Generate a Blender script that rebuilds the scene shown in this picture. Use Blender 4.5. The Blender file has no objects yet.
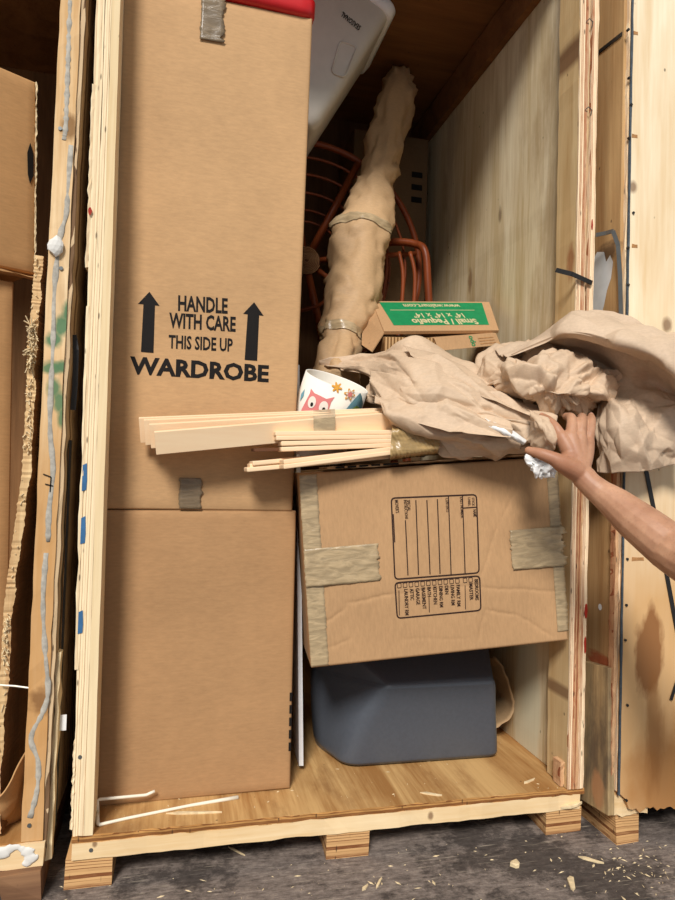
import bpy, bmesh, math, random
import numpy as np
from mathutils import Vector, Matrix, Euler

R = math.radians
C = bpy.context.scene.collection
scene = bpy.context.scene

# ------------------------------------------------------------------ camera, sky, sun, exposure
CAM_LOC = Vector((0.0, -1.813, 0.95))
YAW, PITCH, ROLL = R(13.7), R(1.584), R(1.684)
fw = Vector((math.sin(YAW) * math.cos(PITCH), math.cos(YAW) * math.cos(PITCH), math.sin(PITCH)))
rt = Vector((math.cos(YAW), -math.sin(YAW), 0.0))
up = rt.cross(fw)
rt2 = math.cos(ROLL) * rt + math.sin(ROLL) * up
up2 = -math.sin(ROLL) * rt + math.cos(ROLL) * up
cam_data = bpy.data.cameras.new('camera')
cam_data.sensor_fit = 'VERTICAL'
cam_data.sensor_height = 24.0
cam_data.lens = 24.0 * 666.0 / 900.0
cam_data.clip_start = 0.02
cam = bpy.data.objects.new('camera', cam_data)
C.objects.link(cam)
M4 = Matrix((rt2, up2, -fw)).transposed().to_4x4()
M4.translation = CAM_LOC
cam.matrix_world = M4
scene.camera = cam

world = bpy.data.worlds.new('overcast_sky')
scene.world = world
world.use_nodes = True
bg = world.node_tree.nodes['Background']
bg.inputs['Color'].default_value = (0.86, 0.93, 1.0, 1)
bg.inputs['Strength'].default_value = 0.42

sun_data = bpy.data.lights.new('sun', 'SUN')
sun_data.energy = 3.5
sun_data.angle = R(15)
sun_data.color = (1.0, 0.965, 0.92)
sun = bpy.data.objects.new('sun', sun_data)
C.objects.link(sun)
SUN_AZ, SUN_EL = R(23), R(40)
to_sun = Vector((-math.sin(SUN_AZ) * math.cos(SUN_EL), -math.cos(SUN_AZ) * math.cos(SUN_EL), math.sin(SUN_EL)))
sun.rotation_euler = to_sun.to_track_quat('Z', 'Y').to_euler()
sun.location = to_sun * 6

vs = scene.view_settings
vs.view_transform = 'Standard'
vs.look = 'None'
vs.gamma = 1.0
vs.use_curve_mapping = False
vs.exposure = 0.12

# ------------------------------------------------------------------ materials
def lin(r, g, b):
    def f(c):
        c /= 255.0
        return c / 12.92 if c <= 0.04045 else ((c + 0.055) / 1.055) ** 2.4
    return (f(r), f(g), f(b), 1.0)

class NT:
    def __init__(self, name, rough=0.7, spec=0.3):
        self.m = bpy.data.materials.new(name)
        self.m.use_nodes = True
        self.t = self.m.node_tree
        self.b = self.t.nodes['Principled BSDF']
        self.b.inputs['Roughness'].default_value = rough
        self.b.inputs['Specular IOR Level'].default_value = spec
        self.co = self.t.nodes.new('ShaderNodeTexCoord').outputs['Object']
    def n(self, kind, **kw):
        nd = self.t.nodes.new(kind)
        for k, v in kw.items():
            if k.startswith('i_'):
                nd.inputs[k[2:].replace('_', ' ')].default_value = v
            else:
                setattr(nd, k, v)
        return nd
    def l(self, a, b): self.t.links.new(a, b)
    def mapped(self, scale, rot=(0, 0, 0), loc=(0, 0, 0), src=None):
        mp = self.n('ShaderNodeMapping')
        mp.inputs['Scale'].default_value = scale
        mp.inputs['Rotation'].default_value = rot
        mp.inputs['Location'].default_value = loc
        self.l(src or self.co, mp.inputs['Vector'])
        return mp.outputs['Vector']
    def noise(self, vec, scale=1, detail=4, rough=0.55, dist=0.0):
        nd = self.n('ShaderNodeTexNoise')
        nd.inputs['Scale'].default_value = scale
        nd.inputs['Detail'].default_value = detail
        nd.inputs['Roughness'].default_value = rough
        nd.inputs['Distortion'].default_value = dist
        self.l(vec, nd.inputs['Vector'])
        return nd.outputs['Fac']
    def ramp(self, fac, stops):
        nd = self.n('ShaderNodeValToRGB')
        el = nd.color_ramp.elements
        while len(el) < len(stops): el.new(0.5)
        for e, (p, c) in zip(el, stops):
            e.position = p
            e.color = c if len(c) == 4 else (*c, 1)
        self.l(fac, nd.inputs['Fac'])
        return nd.outputs['Color']
    def mask(self, fac, lo, hi):
        nd = self.n('ShaderNodeMapRange')
        nd.inputs['From Min'].default_value = lo
        nd.inputs['From Max'].default_value = hi
        self.l(fac, nd.inputs['Value'])
        return nd.outputs['Result']
    def mix(self, fac, a, b, mode='MIX'):
        nd = self.n('ShaderNodeMix', data_type='RGBA', blend_type=mode)
        for s, v in ((nd.inputs[0], fac), (nd.inputs[6], a), (nd.inputs[7], b)):
            if hasattr(v, 'is_output'): self.l(v, s)
            else: s.default_value = v
        return nd.outputs[2]
    def math(self, op, a, b=0.0):
        nd = self.n('ShaderNodeMath', operation=op)
        for s, v in ((nd.inputs[0], a), (nd.inputs[1], b)):
            if hasattr(v, 'is_output'): self.l(v, s)
            else: s.default_value = v
        return nd.outputs[0]
    def spot(self, centre, radii, wob=0.25, soft=0.4):
        # mask of an irregular ellipsoidal mark (a knot, a stain) fixed on the object
        mp = self.n('ShaderNodeVectorMath', operation='SUBTRACT')
        self.l(self.co, mp.inputs[0]); mp.inputs[1].default_value = centre
        dv = self.n('ShaderNodeVectorMath', operation='DIVIDE')
        self.l(mp.outputs[0], dv.inputs[0]); dv.inputs[1].default_value = radii
        ln = self.n('ShaderNodeVectorMath', operation='LENGTH')
        self.l(dv.outputs[0], ln.inputs[0])
        nz = self.noise(self.mapped((1 / radii[0] * 0.9, 1 / max(radii[1], 0.01) * 0.9, 1 / radii[2] * 0.9)), 1.3, 4)
        v = self.math('ADD', ln.outputs['Value'], self.math('MULTIPLY', self.math('SUBTRACT', nz, 0.5), wob * 4))
        return self.mask(v, 1.0 + soft * 0.5, 1.0 - soft * 0.5)
    def done(self, col, bump=None, strength=0.2, dist=0.002):
        if hasattr(col, 'is_output'): self.l(col, self.b.inputs['Base Color'])
        else: self.b.inputs['Base Color'].default_value = col
        if bump is not None:
            bp = self.n('ShaderNodeBump')
            bp.inputs['Strength'].default_value = strength
            bp.inputs['Distance'].default_value = dist
            self.l(bump, bp.inputs['Height'])
            self.l(bp.outputs['Normal'], self.b.inputs['Normal'])
        return self.m

def along(axis, fine, long):
    return tuple(long if a == axis else fine for a in 'xyz')

def wood(name, light, dark, axis='z', spots=(), grain=1.0, rough=0.75, patch=None, contrast=1.0, holes=0.7):
    t = NT(name, rough, 0.25)
    a = t.noise(t.mapped(along(axis, 9 * grain, 0.9)), 1.0, 5, 0.6, 0.8)
    b = t.noise(t.mapped(along(axis, 90 * grain, 4.0)), 1.0, 3, 0.6)
    f = t.math('ADD', t.math('MULTIPLY', a, 0.72), t.math('MULTIPLY', b, 0.28))
    w = 0.16 / contrast
    col = t.ramp(f, [(0.5 - w, dark), (0.5 + w, light)])
    big = t.noise(t.mapped(along(axis, 3.0, 0.8)), 1.0, 2)
    col = t.mix(t.math('MULTIPLY', t.mask(big, 0.45, 0.75), 0.35), col, dark)
    if patch:
        pc, sc, amt = patch
        pm = t.noise(t.mapped(along(axis, sc, sc * 0.35), loc=(3.3, 1.7, 0.4)), 1.0, 6, 0.65)
        col = t.mix(t.math('MULTIPLY', t.mask(pm, 0.52, 0.66), amt), col, pc)
    # nail holes and specks
    vo = t.n('ShaderNodeTexVoronoi', feature='DISTANCE_TO_EDGE') if False else t.n('ShaderNodeTexVoronoi')
    t.l(t.mapped((14, 14, 9)), vo.inputs['Vector'])
    vo.inputs['Scale'].default_value = 1.0
    col = t.mix(t.math('MULTIPLY', t.mask(vo.outputs['Distance'], 0.06, 0.03), holes), col, (0.03, 0.018, 0.01, 1))
    for c, r, colr, wob, soft, amt in spots:
        col = t.mix(t.math('MULTIPLY', t.spot(c, r, wob, soft), amt), col, colr)
    return t.done(col, f, 0.25, 0.002)

def ply_edge(name, light, dark, axis='x', period=0.0075, along_axis='z'):
    t = NT(name, 0.8, 0.2)
    sep = t.n('ShaderNodeSeparateXYZ'); t.l(t.co, sep.inputs[0])
    wv = {a: 2.0 for a in 'xyz'}; wv[along_axis] = 1.6
    wob = t.noise(t.mapped((wv['x'], wv['y'], wv['z'])), 1.0, 3, 0.6)
    lay = t.math('ADD', t.math('MULTIPLY', sep.outputs['xyz'.index(axis)], 1.0 / period), t.math('MULTIPLY', wob, 1.6))
    fr = t.math('FRACT', lay)
    wn = t.n('ShaderNodeTexWhiteNoise', noise_dimensions='1D'); t.l(t.math('FLOOR', lay), wn.inputs['W'])
    line = t.math('MULTIPLY', t.math('LESS_THAN', fr, 0.22), 0.6)
    a = t.math('SUBTRACT', wn.outputs['Value'], line)
    s2 = {a: 40.0 for a in 'xyz'}; s2[along_axis] = 6
    b = t.noise(t.mapped((s2['x'], s2['y'], s2['z'])), 1.0, 4, 0.7)
    f = t.math('ADD', t.math('MULTIPLY', a, 0.7), t.math('MULTIPLY', b, 0.5))
    col = t.ramp(f, [(0.0, dark), (0.24, dark), (0.36, tuple((p + q) / 2 for p, q in zip(light, dark))), (0.50, light), (0.78, light), (1.0, tuple((p * 0.6 + q * 0.4) for p, q in zip(light, dark)))])
    vo = t.n('ShaderNodeTexVoronoi')
    t.l(t.mapped((60, 60, 14)), vo.inputs['Vector']); vo.inputs['Scale'].default_value = 1.0
    col = t.mix(t.math('MULTIPLY', t.mask(vo.outputs['Distance'], 0.16, 0.08), 0.75), col, (0.05, 0.028, 0.015, 1))
    return t.done(col, f, 0.4, 0.002)

def cardboard(name, base, flute='z', stain=None, blot=0.12):
    t = NT(name, 0.78, 0.2)
    fl = t.n('ShaderNodeTexWave', wave_type='BANDS', bands_direction={'x': 'X', 'z': 'Z'}[flute])
    fl.inputs['Scale'].default_value = 40.0
    fl.inputs['Distortion'].default_value = 0.6
    t.l(t.co, fl.inputs['Vector'])
    big = t.noise(t.mapped((2.5, 2.5, 2.5)), 1.0, 4, 0.6)
    fib = t.noise(t.mapped((140, 140, 35) if flute == 'x' else (35, 140, 140)), 1.0, 3, 0.7)
    dk = tuple(c * 0.82 for c in base[:3]) + (1,)
    lt = tuple(min(1, c * 1.10) for c in base[:3]) + (1,)
    f = t.math('ADD', t.math('MULTIPLY', big, 0.6), t.math('MULTIPLY', fib, 0.4))
    col = t.ramp(f, [(0.35, dk), (0.65, lt)])
    col = t.mix(t.math('MULTIPLY', fl.outputs['Fac'], 0.045), col, dk)
    vo = t.n('ShaderNodeTexVoronoi'); vo.inputs['Scale'].default_value = 1.0
    t.l(t.mapped((6, 6, 7)), vo.inputs['Vector'])
    col = t.mix(t.math('MULTIPLY', t.mask(vo.outputs['Distance'], 0.03, 0.015), 0.4), col, (0.1, 0.06, 0.03, 1))
    return t.done(col, fl.outputs['Fac'], 0.05, 0.001)

def plain(name, col, rough=0.5, spec=0.4, var=0.12, scale=20.0, bump=0.1, metal=0.0):
    t = NT(name, rough, spec)
    nz = t.noise(t.mapped((scale, scale, scale)), 1.0, 4, 0.6)
    dk = tuple(c * (1 - var) for c in col[:3]) + (1,)
    lt = tuple(min(1, c * (1 + var)) for c in col[:3]) + (1,)
    t.b.inputs['Metallic'].default_value = metal
    return t.done(t.ramp(nz, [(0.35, dk), (0.65, lt)]), nz, bump, 0.001)

def paper_mat(name, base):
    t = NT(name, 0.62, 0.3)
    big = t.noise(t.mapped((5, 5, 5)), 1.0, 4, 0.6)
    fib = t.noise(t.mapped((60, 160, 160)), 1.0, 3, 0.7)
    dk = tuple(c * 0.86 for c in base[:3]) + (1,)
    lt = tuple(min(1, c * 1.08) for c in base[:3]) + (1,)
    f = t.math('ADD', t.math('MULTIPLY', big, 0.5), t.math('MULTIPLY', fib, 0.5))
    return t.done(t.ramp(f, [(0.36, dk), (0.64, lt)]), fib, 0.08, 0.0006)

def tape_mat(name, base):
    t = NT(name, 0.28, 0.5)
    a = t.noise(t.mapped((14, 14, 60)), 1.0, 5, 0.6, 1.2)
    dk = tuple(c * 0.8 for c in base[:3]) + (1,)
    lt = tuple(min(1, c * 1.2) for c in base[:3]) + (1,)
    return t.done(t.ramp(a, [(0.38, dk), (0.62, lt)]), a, 0.5, 0.004)

# ------------------------------------------------------------------ mesh helpers
class MB:
    def __init__(self): self.v, self.f, self.m = [], [], []
    def add(self, vs_, fs, m=0):
        o = len(self.v)
        self.v += [tuple(p) for p in vs_]
        self.f += [tuple(i + o for i in q) for q in fs]
        self.m += [m] * len(fs)
        return self
    def box(self, x0, x1, y0, y1, z0, z1, m=0):
        return self.add([(x0, y0, z0), (x1, y0, z0), (x1, y1, z0), (x0, y1, z0), (x0, y0, z1), (x1, y0, z1), (x1, y1, z1), (x0, y1, z1)],
                        [(3, 2, 1, 0), (4, 5, 6, 7), (0, 1, 5, 4), (1, 2, 6, 5), (2, 3, 7, 6), (3, 0, 4, 7)], m)
    def rough(self, x0, x1, y0, y1, z0, z1, axis='z', n=30, j=0.0015, seed=1, m=0, shift=(0, 0)):
        # a long board whose arrises wander a little, as sawn or splintered wood does; shift = sideways offset at the far end
        rng = random.Random(seed)
        lo = {'x': (x0, x1), 'y': (y0, y1), 'z': (z0, z1)}
        o = [a for a in 'xyz' if a != axis]
        (a0, a1), (b0, b1), (c0, c1) = lo[o[0]], lo[o[1]], lo[axis]
        vs_, fs = [], []
        for i in range(n + 1):
            tt = i / n
            c = c0 + (c1 - c0) * tt
            for a, b in ((a0, b0), (a1, b0), (a1, b1), (a0, b1)):
                p = {o[0]: a + shift[0] * tt + rng.gauss(0, j), o[1]: b + shift[1] * tt + rng.gauss(0, j), axis: c + (rng.gauss(0, j) if i in (0, n) else 0)}
                vs_.append((p['x'], p['y'], p['z']))
        for i in range(n):
            for k in range(4):
                fs.append((4 * i + k, 4 * i + (k + 1) % 4, 4 * i + 4 + (k + 1) % 4, 4 * i + 4 + k))
        fs += [(3, 2, 1, 0), (4 * n, 4 * n + 1, 4 * n + 2, 4 * n + 3)]
        return self.add(vs_, fs, m)
    def beam(self, p0, p1, w, t, upv=(0, 0, 1), m=0, w1=None):
        p0, p1, u = Vector(p0), Vector(p1), Vector(upv)
        d = (p1 - p0).normalized()
        s = d.cross(u).normalized(); u = s.cross(d)
        w1 = w if w1 is None else w1
        vs_ = []
        for p, ww in ((p0, w), (p1, w1)):
            for a, b in ((-1, -1), (1, -1), (1, 1), (-1, 1)):
                vs_.append(p + s * (a * t / 2) + u * (b * ww / 2))
        return self.add(vs_, [(3, 2, 1, 0), (4, 5, 6, 7), (0, 1, 5, 4), (1, 2, 6, 5), (2, 3, 7, 6), (3, 0, 4, 7)], m)
    def tube(self, path, rad, n=8, m=0, flat=1.0):
        path = [Vector(p) for p in path]
        N = len(path)
        rad = rad if hasattr(rad, '__len__') else [rad] * N
        prev = None
        vs_, fs = [], []
        for i, p in enumerate(path):
            d = (path[min(i + 1, N - 1)] - path[max(i - 1, 0)]).normalized()
            if prev is None:
                a = Vector((0, 0, 1)) if abs(d.z) < 0.9 else Vector((1, 0, 0))
                prev = d.cross(a).normalized()
            s = (prev - d * prev.dot(d)).normalized()
            prev = s
            u = d.cross(s)
            for k in range(n):
                an = 2 * math.pi * k / n
                vs_.append(p + s * math.cos(an) * rad[i] + u * math.sin(an) * rad[i] * flat)
        for i in range(N - 1):
            for k in range(n):
                fs.append((n * i + k, n * i + (k + 1) % n, n * i + n + (k + 1) % n, n * i + n + k))
        fs += [tuple(range(n - 1, -1, -1)), tuple(n * (N - 1) + k for k in range(n))]
        return self.add(vs_, fs, m)
    def prism(self, pts, y0, y1, m=0):
        # outline in x,z pushed from y0 to y1
        n = len(pts)
        vs_ = [(x, y0, z) for x, z in pts] + [(x, y1, z) for x, z in pts]
        fs = [tuple(range(n)), tuple(range(2 * n - 1, n - 1, -1))] + [(i, i + n, (i + 1) % n + n, (i + 1) % n) for i in range(n)]
        return self.add(vs_, fs, m)
    def grid(self, G, m=0, flip=False, wrap=False):
        G = np.asarray(G)
        r, c = G.shape[:2]
        vs_ = [tuple(map(float, p)) for p in G.reshape(-1, 3)]
        fs = []
        for i in range(r - 1):
            for k in range(c if wrap else c - 1):
                q = (i * c + k, i * c + (k + 1) % c, (i + 1) * c + (k + 1) % c, (i + 1) * c + k)
                fs.append(q[::-1] if flip else q)
        return self.add(vs_, fs, m)
    def build(self, name, mats, parent=None, smooth=False, bevel=0.0, world=False, seg=2):
        me = bpy.data.meshes.new(name)
        vs_ = self.v
        if world and parent is not None:
            q = parent.location
            vs_ = [(p[0] - q.x, p[1] - q.y, p[2] - q.z) for p in vs_]
        me.from_pydata(vs_, [], self.f)
        mats = mats if isinstance(mats, (list, tuple)) else [mats]
        for mm in mats: me.materials.append(mm)
        for p, k in zip(me.polygons, self.m):
            p.material_index = k
            p.use_smooth = smooth
        bm = bmesh.new(); bm.from_mesh(me)
        bmesh.ops.recalc_face_normals(bm, faces=bm.faces)
        if bevel:
            es = [e for e in bm.edges if len(e.link_faces) == 2 and e.calc_face_angle(0) > 0.6]
            bmesh.ops.bevel(bm, geom=es, offset=bevel, segments=seg, affect='EDGES', profile=0.6)
        bm.to_mesh(me); bm.free()
        o = bpy.data.objects.new(name, me)
        C.objects.link(o)
        if parent is not None: o.parent = parent
        return o

def thing(name, label, cat, loc=(0, 0, 0), rot=(0, 0, 0), group=None):
    o = bpy.data.objects.new(name, None)
    C.objects.link(o)
    o.empty_display_size = 0.05
    o.location = loc
    o.rotation_euler = rot
    return tag(o, label, cat, group)

def tag(o, label, cat, group=None):
    o['label'] = label
    o['category'] = cat
    if group: o['group'] = group
    return o

def note(o, label): o['label'] = label; return o

def solid(o, t, offset=0.0):
    md = o.modifiers.new('thickness', 'SOLIDIFY'); md.thickness = t; md.offset = offset
    return o

def catmull(net, nu, nv):
    # smooth surface through a net of points: net[row][col] -> nu x nv points
    A = np.array(net, float)
    def spl(A, n):
        k = len(A)
        B = np.concatenate([[2 * A[0] - A[1]], A, [2 * A[-1] - A[-2]]])
        out = []
        for s in np.linspace(0, k - 1 - 1e-9, n):
            i = int(s); t = s - i
            p0, p1, p2, p3 = B[i], B[i + 1], B[i + 2], B[i + 3]
            out.append(0.5 * (2 * p1 + (p2 - p0) * t + (2 * p0 - 5 * p1 + 4 * p2 - p3) * t * t + (3 * p1 - p0 - 3 * p2 + p3) * t ** 3))
        return np.array(out)
    A = spl(A, nu)
    return spl(A.transpose(1, 0, 2), nv).transpose(1, 0, 2)

def crumple(P, lam=0.12, n=16, amp=0.12, seed=1, fall=0.86):
    # sum of sharp folds in random directions, each living in its own patches
    rng = np.random.default_rng(seed)
    sh = P.shape[:-1]
    Q = P.reshape(-1, 3)
    h = np.zeros(len(Q))
    lam0 = lam
    for k in range(n):
        d, d2, d3 = (lambda a: a / np.linalg.norm(a, axis=1)[:, None])(rng.normal(size=(3, 3)))
        f = rng.random(3) * 6.28
        t = (Q @ d + 0.3 * lam * np.sin(Q @ d2 * 6.28 / (lam * 2.1) + f[0])) / lam + f[1]
        tri = np.abs((t % 1) * 2 - 1)
        mk = (0.5 + 0.5 * np.sin(Q @ d3 * 6.28 / (lam * 2.6) + f[2])) ** 1.5
        h += amp * lam0 * (lam / lam0) ** 1.1 * mk * (tri - 0.5)
        lam *= fall
    return h.reshape(sh)

def normals(G, wrap=False):
    if wrap:
        E = np.concatenate([G[:, -1:], G, G[:, :1]], 1)
        du = np.gradient(E, axis=1)[:, 1:-1]
    else:
        du = np.gradient(G, axis=1)
    dv = np.gradient(G, axis=0)
    n = np.cross(du, dv)
    return n / (np.linalg.norm(n, axis=-1, keepdims=True) + 1e-9)

from mathutils.geometry import delaunay_2d_cdt

def facets(U, V, cell, amp, seed, stretch=1.0):
    # flat facets with sharp creases between them: random heights on a jittered triangulation, U and V in metres
    rng = np.random.default_rng(seed)
    a, b = cell * stretch, cell
    u0, u1, v0, v1 = U.min() - a, U.max() + a, V.min() - b, V.max() + b
    pts = []
    for i in range(int((u1 - u0) / a) + 2):
        for k in range(int((v1 - v0) / b) + 2):
            pts.append((u0 + (i + rng.uniform(-.46, .46) + 0.5 * (k % 2)) * a, v0 + (k + rng.uniform(-.46, .46)) * b))
    hts = rng.normal(0, 1, len(pts)) * amp
    co, _, tris, orig, _, _ = delaunay_2d_cdt([Vector((p[0] / a, p[1] / b)) for p in pts], [], [], 0, 1e-7)
    P = np.array([(c[0] * a, c[1] * b) for c in co])
    H = np.array([hts[o[0]] if o else 0 for o in orig])
    out = np.zeros(U.size)
    uu, vv = U.ravel(), V.ravel()
    order = np.argsort(uu); us = uu[order]
    for t in tris:
        p, q, r = P[t[0]], P[t[1]], P[t[2]]
        lo, hi = np.searchsorted(us, [min(p[0], q[0], r[0]), max(p[0], q[0], r[0])])
        idx = order[lo:hi]
        if len(idx) == 0: continue
        x, y = uu[idx], vv[idx]
        d = (q[1] - r[1]) * (p[0] - r[0]) + (r[0] - q[0]) * (p[1] - r[1])
        if abs(d) < 1e-12: continue
        l1 = ((q[1] - r[1]) * (x - r[0]) + (r[0] - q[0]) * (y - r[1])) / d
        l2 = ((r[1] - p[1]) * (x - r[0]) + (p[0] - r[0]) * (y - r[1])) / d
        l3 = 1 - l1 - l2
        ok = (l1 >= -1e-6) & (l2 >= -1e-6) & (l3 >= -1e-6)
        out[idx[ok]] = l1[ok] * H[t[0]] + l2[ok] * H[t[1]] + l3[ok] * H[t[2]]
    return out.reshape(U.shape)

def metres(G):
    # running length along rows and columns, averaged, so that creases keep their size over the sheet
    du = np.linalg.norm(np.diff(G, axis=1), axis=-1).mean(0); dv = np.linalg.norm(np.diff(G, axis=0), axis=-1).mean(1)
    u = np.concatenate([[0], np.cumsum(du)]); v = np.concatenate([[0], np.cumsum(dv)])
    return np.meshgrid(u, v)

def paper_folds(U, V, scale, k, seed, stretch, coarse=1.0):
    h = facets(U, V, 0.085 * scale, 0.015 * coarse * k * scale, seed, stretch)
    h += facets(U + 0.3 * V, V - 0.2 * U, 0.045 * scale, 0.0088 * k * scale, seed + 1, stretch)
    m = np.clip(facets(U, V, 0.11 * scale, 1.0, seed + 3, 1.0) * 0.6 + 0.55, 0.08, 1.3)
    h += m * facets(U - 0.4 * V, V + 0.3 * U, 0.021 * scale, 0.0042 * k * scale, seed + 2, stretch)
    return h

def sheet(net, nu, nv, scale, k, seed, stretch=1.0, pleat=None):
    G = catmull(net, nu, nv)
    N = normals(G)
    U, V = metres(G)
    h = paper_folds(U, V, scale, k, seed, stretch)
    if pleat:      # long sharp folds running down the length of the sheet: (count, depth, slant, seed)
        cnt, dep, slant, sd = pleat
        v, u = np.meshgrid(np.linspace(0, 1, nu), np.linspace(0, 1, nv), indexing='ij')
        w = v * cnt + slant * u + 0.35 * np.sin(u * 5 + sd) + 0.15 * np.sin(u * 13 + 2 * sd)
        mk = 0.35 + 0.65 * (0.5 + 0.5 * np.sin(u * 7 + v * 4 + sd))
        fr = w % 1
        h = h + dep * mk * np.where(fr < 0.78, fr / 0.78, (1 - fr) / 0.22)
    return G + N * h[..., None]

_font_cache = {}
def text_shape(body, bold=0.0):
    key = (body, bold)
    if key in _font_cache: return _font_cache[key]
    cu = bpy.data.curves.new('lettering', 'FONT')
    cu.body = body
    cu.offset = bold
    cu.resolution_u = 2
    ob = bpy.data.objects.new('lettering', cu)
    C.objects.link(ob)
    dg = bpy.context.evaluated_depsgraph_get()
    me = bpy.data.meshes.new_from_object(ob.evaluated_get(dg))
    vv = [(v.co.x, v.co.y) for v in me.vertices]
    ff = [tuple(p.vertices) for p in me.polygons]
    bpy.data.objects.remove(ob); bpy.data.curves.remove(cu); bpy.data.meshes.remove(me)
    x0 = min(a for a, b in vv); x1 = max(a for a, b in vv)
    y1 = max(b for a, b in vv)
    _font_cache[key] = ([((a - x0) / (x1 - x0), b / 0.69) for a, b in vv], ff)
    return _font_cache[key]

def write(mb, body, left, right, height, y=-0.0012, bold=0.0, m=0):
    # lettering on a face in local x,z: baseline from left to right, cap height given
    vv, ff = text_shape(body, bold)
    L, Rr = Vector(left), Vector(right)
    d = Rr - L
    nrm = Vector((-d.y, d.x)).normalized() * height
    mb.add([((L + d * a + nrm * b).x, y, (L + d * a + nrm * b).y) for a, b in vv], ff, m)

def stroke(mb, a, b, w, y=-0.0012, m=0):
    a, b = Vector(a), Vector(b)
    d = (b - a).normalized(); s = Vector((-d.y, d.x)) * w / 2
    n = max(1, int((b - a).length / 0.012))
    vs_ = []
    for i in range(n + 1):
        p = a.lerp(b, i / n)
        vs_ += [((p - s).x, y, (p - s).y), ((p + s).x, y, (p + s).y)]
    mb.add(vs_, [(2 * i, 2 * i + 2, 2 * i + 3, 2 * i + 1) for i in range(n)], m)

def frame_line(mb, pts, w, y=-0.0012):
    # closed outline with rounded corners cut short
    n = len(pts)
    P = []
    for i in range(n):
        p, a, b = Vector(pts[i]), Vector(pts[i - 1]), Vector(pts[(i + 1) % n])
        r = 0.012 if n == 4 and min((p - a).length, (p - b).length) > 0.03 else 0.0015
        for k in range(5):
            t = k / 4
            q0 = p + (a - p).normalized() * r; q1 = p + (b - p).normalized() * r
            P.append((1 - t) ** 2 * q0 + 2 * t * (1 - t) * p + t * t * q1)
    for i in range(len(P)): stroke(mb, P[i], P[(i + 1) % len(P)], w, y)

# ------------------------------------------------------------------ colours
CRATE = Vector((0.5, 0.0, -0.13))
RCRATE = Vector((1.75, 0.0, -0.13))
LCRATE = Vector((-1.0, 0.0, -0.13))
def at(base, p): return (p[0] - base[0], p[1] - base[1], p[2] - base[2])
KN = (0.16, 0.07, 0.03, 1)
def knot(base, p, r=0.02, amt=0.75): return (at(base, p), (r, 0.2, r * 1.35), KN, 0.10, 0.7, amt)

M_deck = wood('deck_plywood', lin(214, 174, 116), lin(158, 112, 62), 'y', patch=(lin(128, 84, 44), 6.0, 0.6), contrast=1.3)
M_deckedge = ply_edge('deck_edge', lin(190, 140, 82), lin(128, 82, 44), 'z', 0.006, 'x')
M_sill = wood('sill_pine', lin(244, 222, 182), lin(220, 184, 132), 'x', spots=[knot(CRATE, (0.7466, 0, -0.0355), 0.008), knot(CRATE, (-0.1629, 0, -0.0209), 0.006)])
M_runner = ply_edge('runner_block', lin(208, 164, 112), lin(126, 78, 46), 'z', 0.0075, 'x')
M_wall = wood('crate_plywood', lin(226, 203, 158), lin(190, 158, 108), 'z', patch=(lin(164, 128, 80), 3.0, 0.4))
M_wallR = wood('crate_plywood_right', lin(240, 224, 190), lin(200, 174, 128), 'z', patch=(lin(150, 116, 72), 3.6, 0.45), contrast=1.2,
   spots=[(at(CRATE, (1.215, 0.8391, 1.7828)), (0.5, 0.02, 0.05), lin(110, 66, 30), 0.3, 0.8, 0.6), (at(CRATE, (1.215, 0.574, 1.9704)), (0.5, 0.012, 0.03), lin(90, 56, 30), 0.3, 0.8, 0.6),
          (at(CRATE, (1.215, 0.2893, 0.1332)), (0.5, 0.085, 0.30), lin(214, 206, 176), 0.08, 0.25, 0.75)])
M_stripR = wood('frame_strip_right', lin(222, 194, 146), lin(190, 152, 100), 'z', grain=1.4,
   spots=[knot(CRATE, (1.187, 0.0616, 2.2888), 0.03, 0.85), (at(CRATE, (1.187, 0.0278, 1.618)), (0.3, 0.02, 0.05), lin(150, 84, 44), 0.3, 0.8, 0.7), knot(CRATE, (1.187, 0.0414, 0.2844), 0.014)])
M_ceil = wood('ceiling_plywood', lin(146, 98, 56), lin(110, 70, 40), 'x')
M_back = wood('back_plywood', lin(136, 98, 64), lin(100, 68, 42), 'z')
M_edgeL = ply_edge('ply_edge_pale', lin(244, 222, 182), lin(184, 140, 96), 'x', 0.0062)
M_edgeR = ply_edge('ply_edge_warm', lin(248, 224, 186), lin(172, 112, 76), 'x', 0.0058)
M_edgeRed = ply_edge('ply_edge_reddish', lin(216, 174, 130), lin(150, 86, 54), 'x', 0.0032)
M_pale = wood('pale_strip', lin(242, 222, 182), lin(218, 188, 140), 'z', grain=1.5)
M_panel = wood('door_plywood', lin(250, 236, 206), lin(226, 196, 152), 'z', grain=0.8, patch=(lin(206, 160, 104), 2.0, 0.35),
   spots=[knot(RCRATE, (1.3052, -0.1, 1.819), 0.013), knot(RCRATE, (1.432, -0.1, 1.413), 0.016), knot(RCRATE, (1.4632, -0.1, 0.6744), 0.014, 0.9),
          (at(RCRATE, (1.5335, -0.1, 0.3134)), (0.5, 0.3, 0.50), lin(204, 156, 98), 0.2, 0.7, 0.85),
          (at(RCRATE, (1.4611, -0.1, 0.0218)), (0.12, 0.3, 0.20), lin(172, 116, 62), 0.4, 0.8, 0.75),
          (at(RCRATE, (1.3911, -0.1, 0.4235)), (0.048, 0.3, 0.13), lin(132, 82, 42), 0.35, 0.35, 0.85),
          (at(RCRATE, (1.4091, -0.1, 0.2019)), (0.03, 0.3, 0.16), lin(150, 98, 52), 0.4, 0.6, 0.6)])
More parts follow.
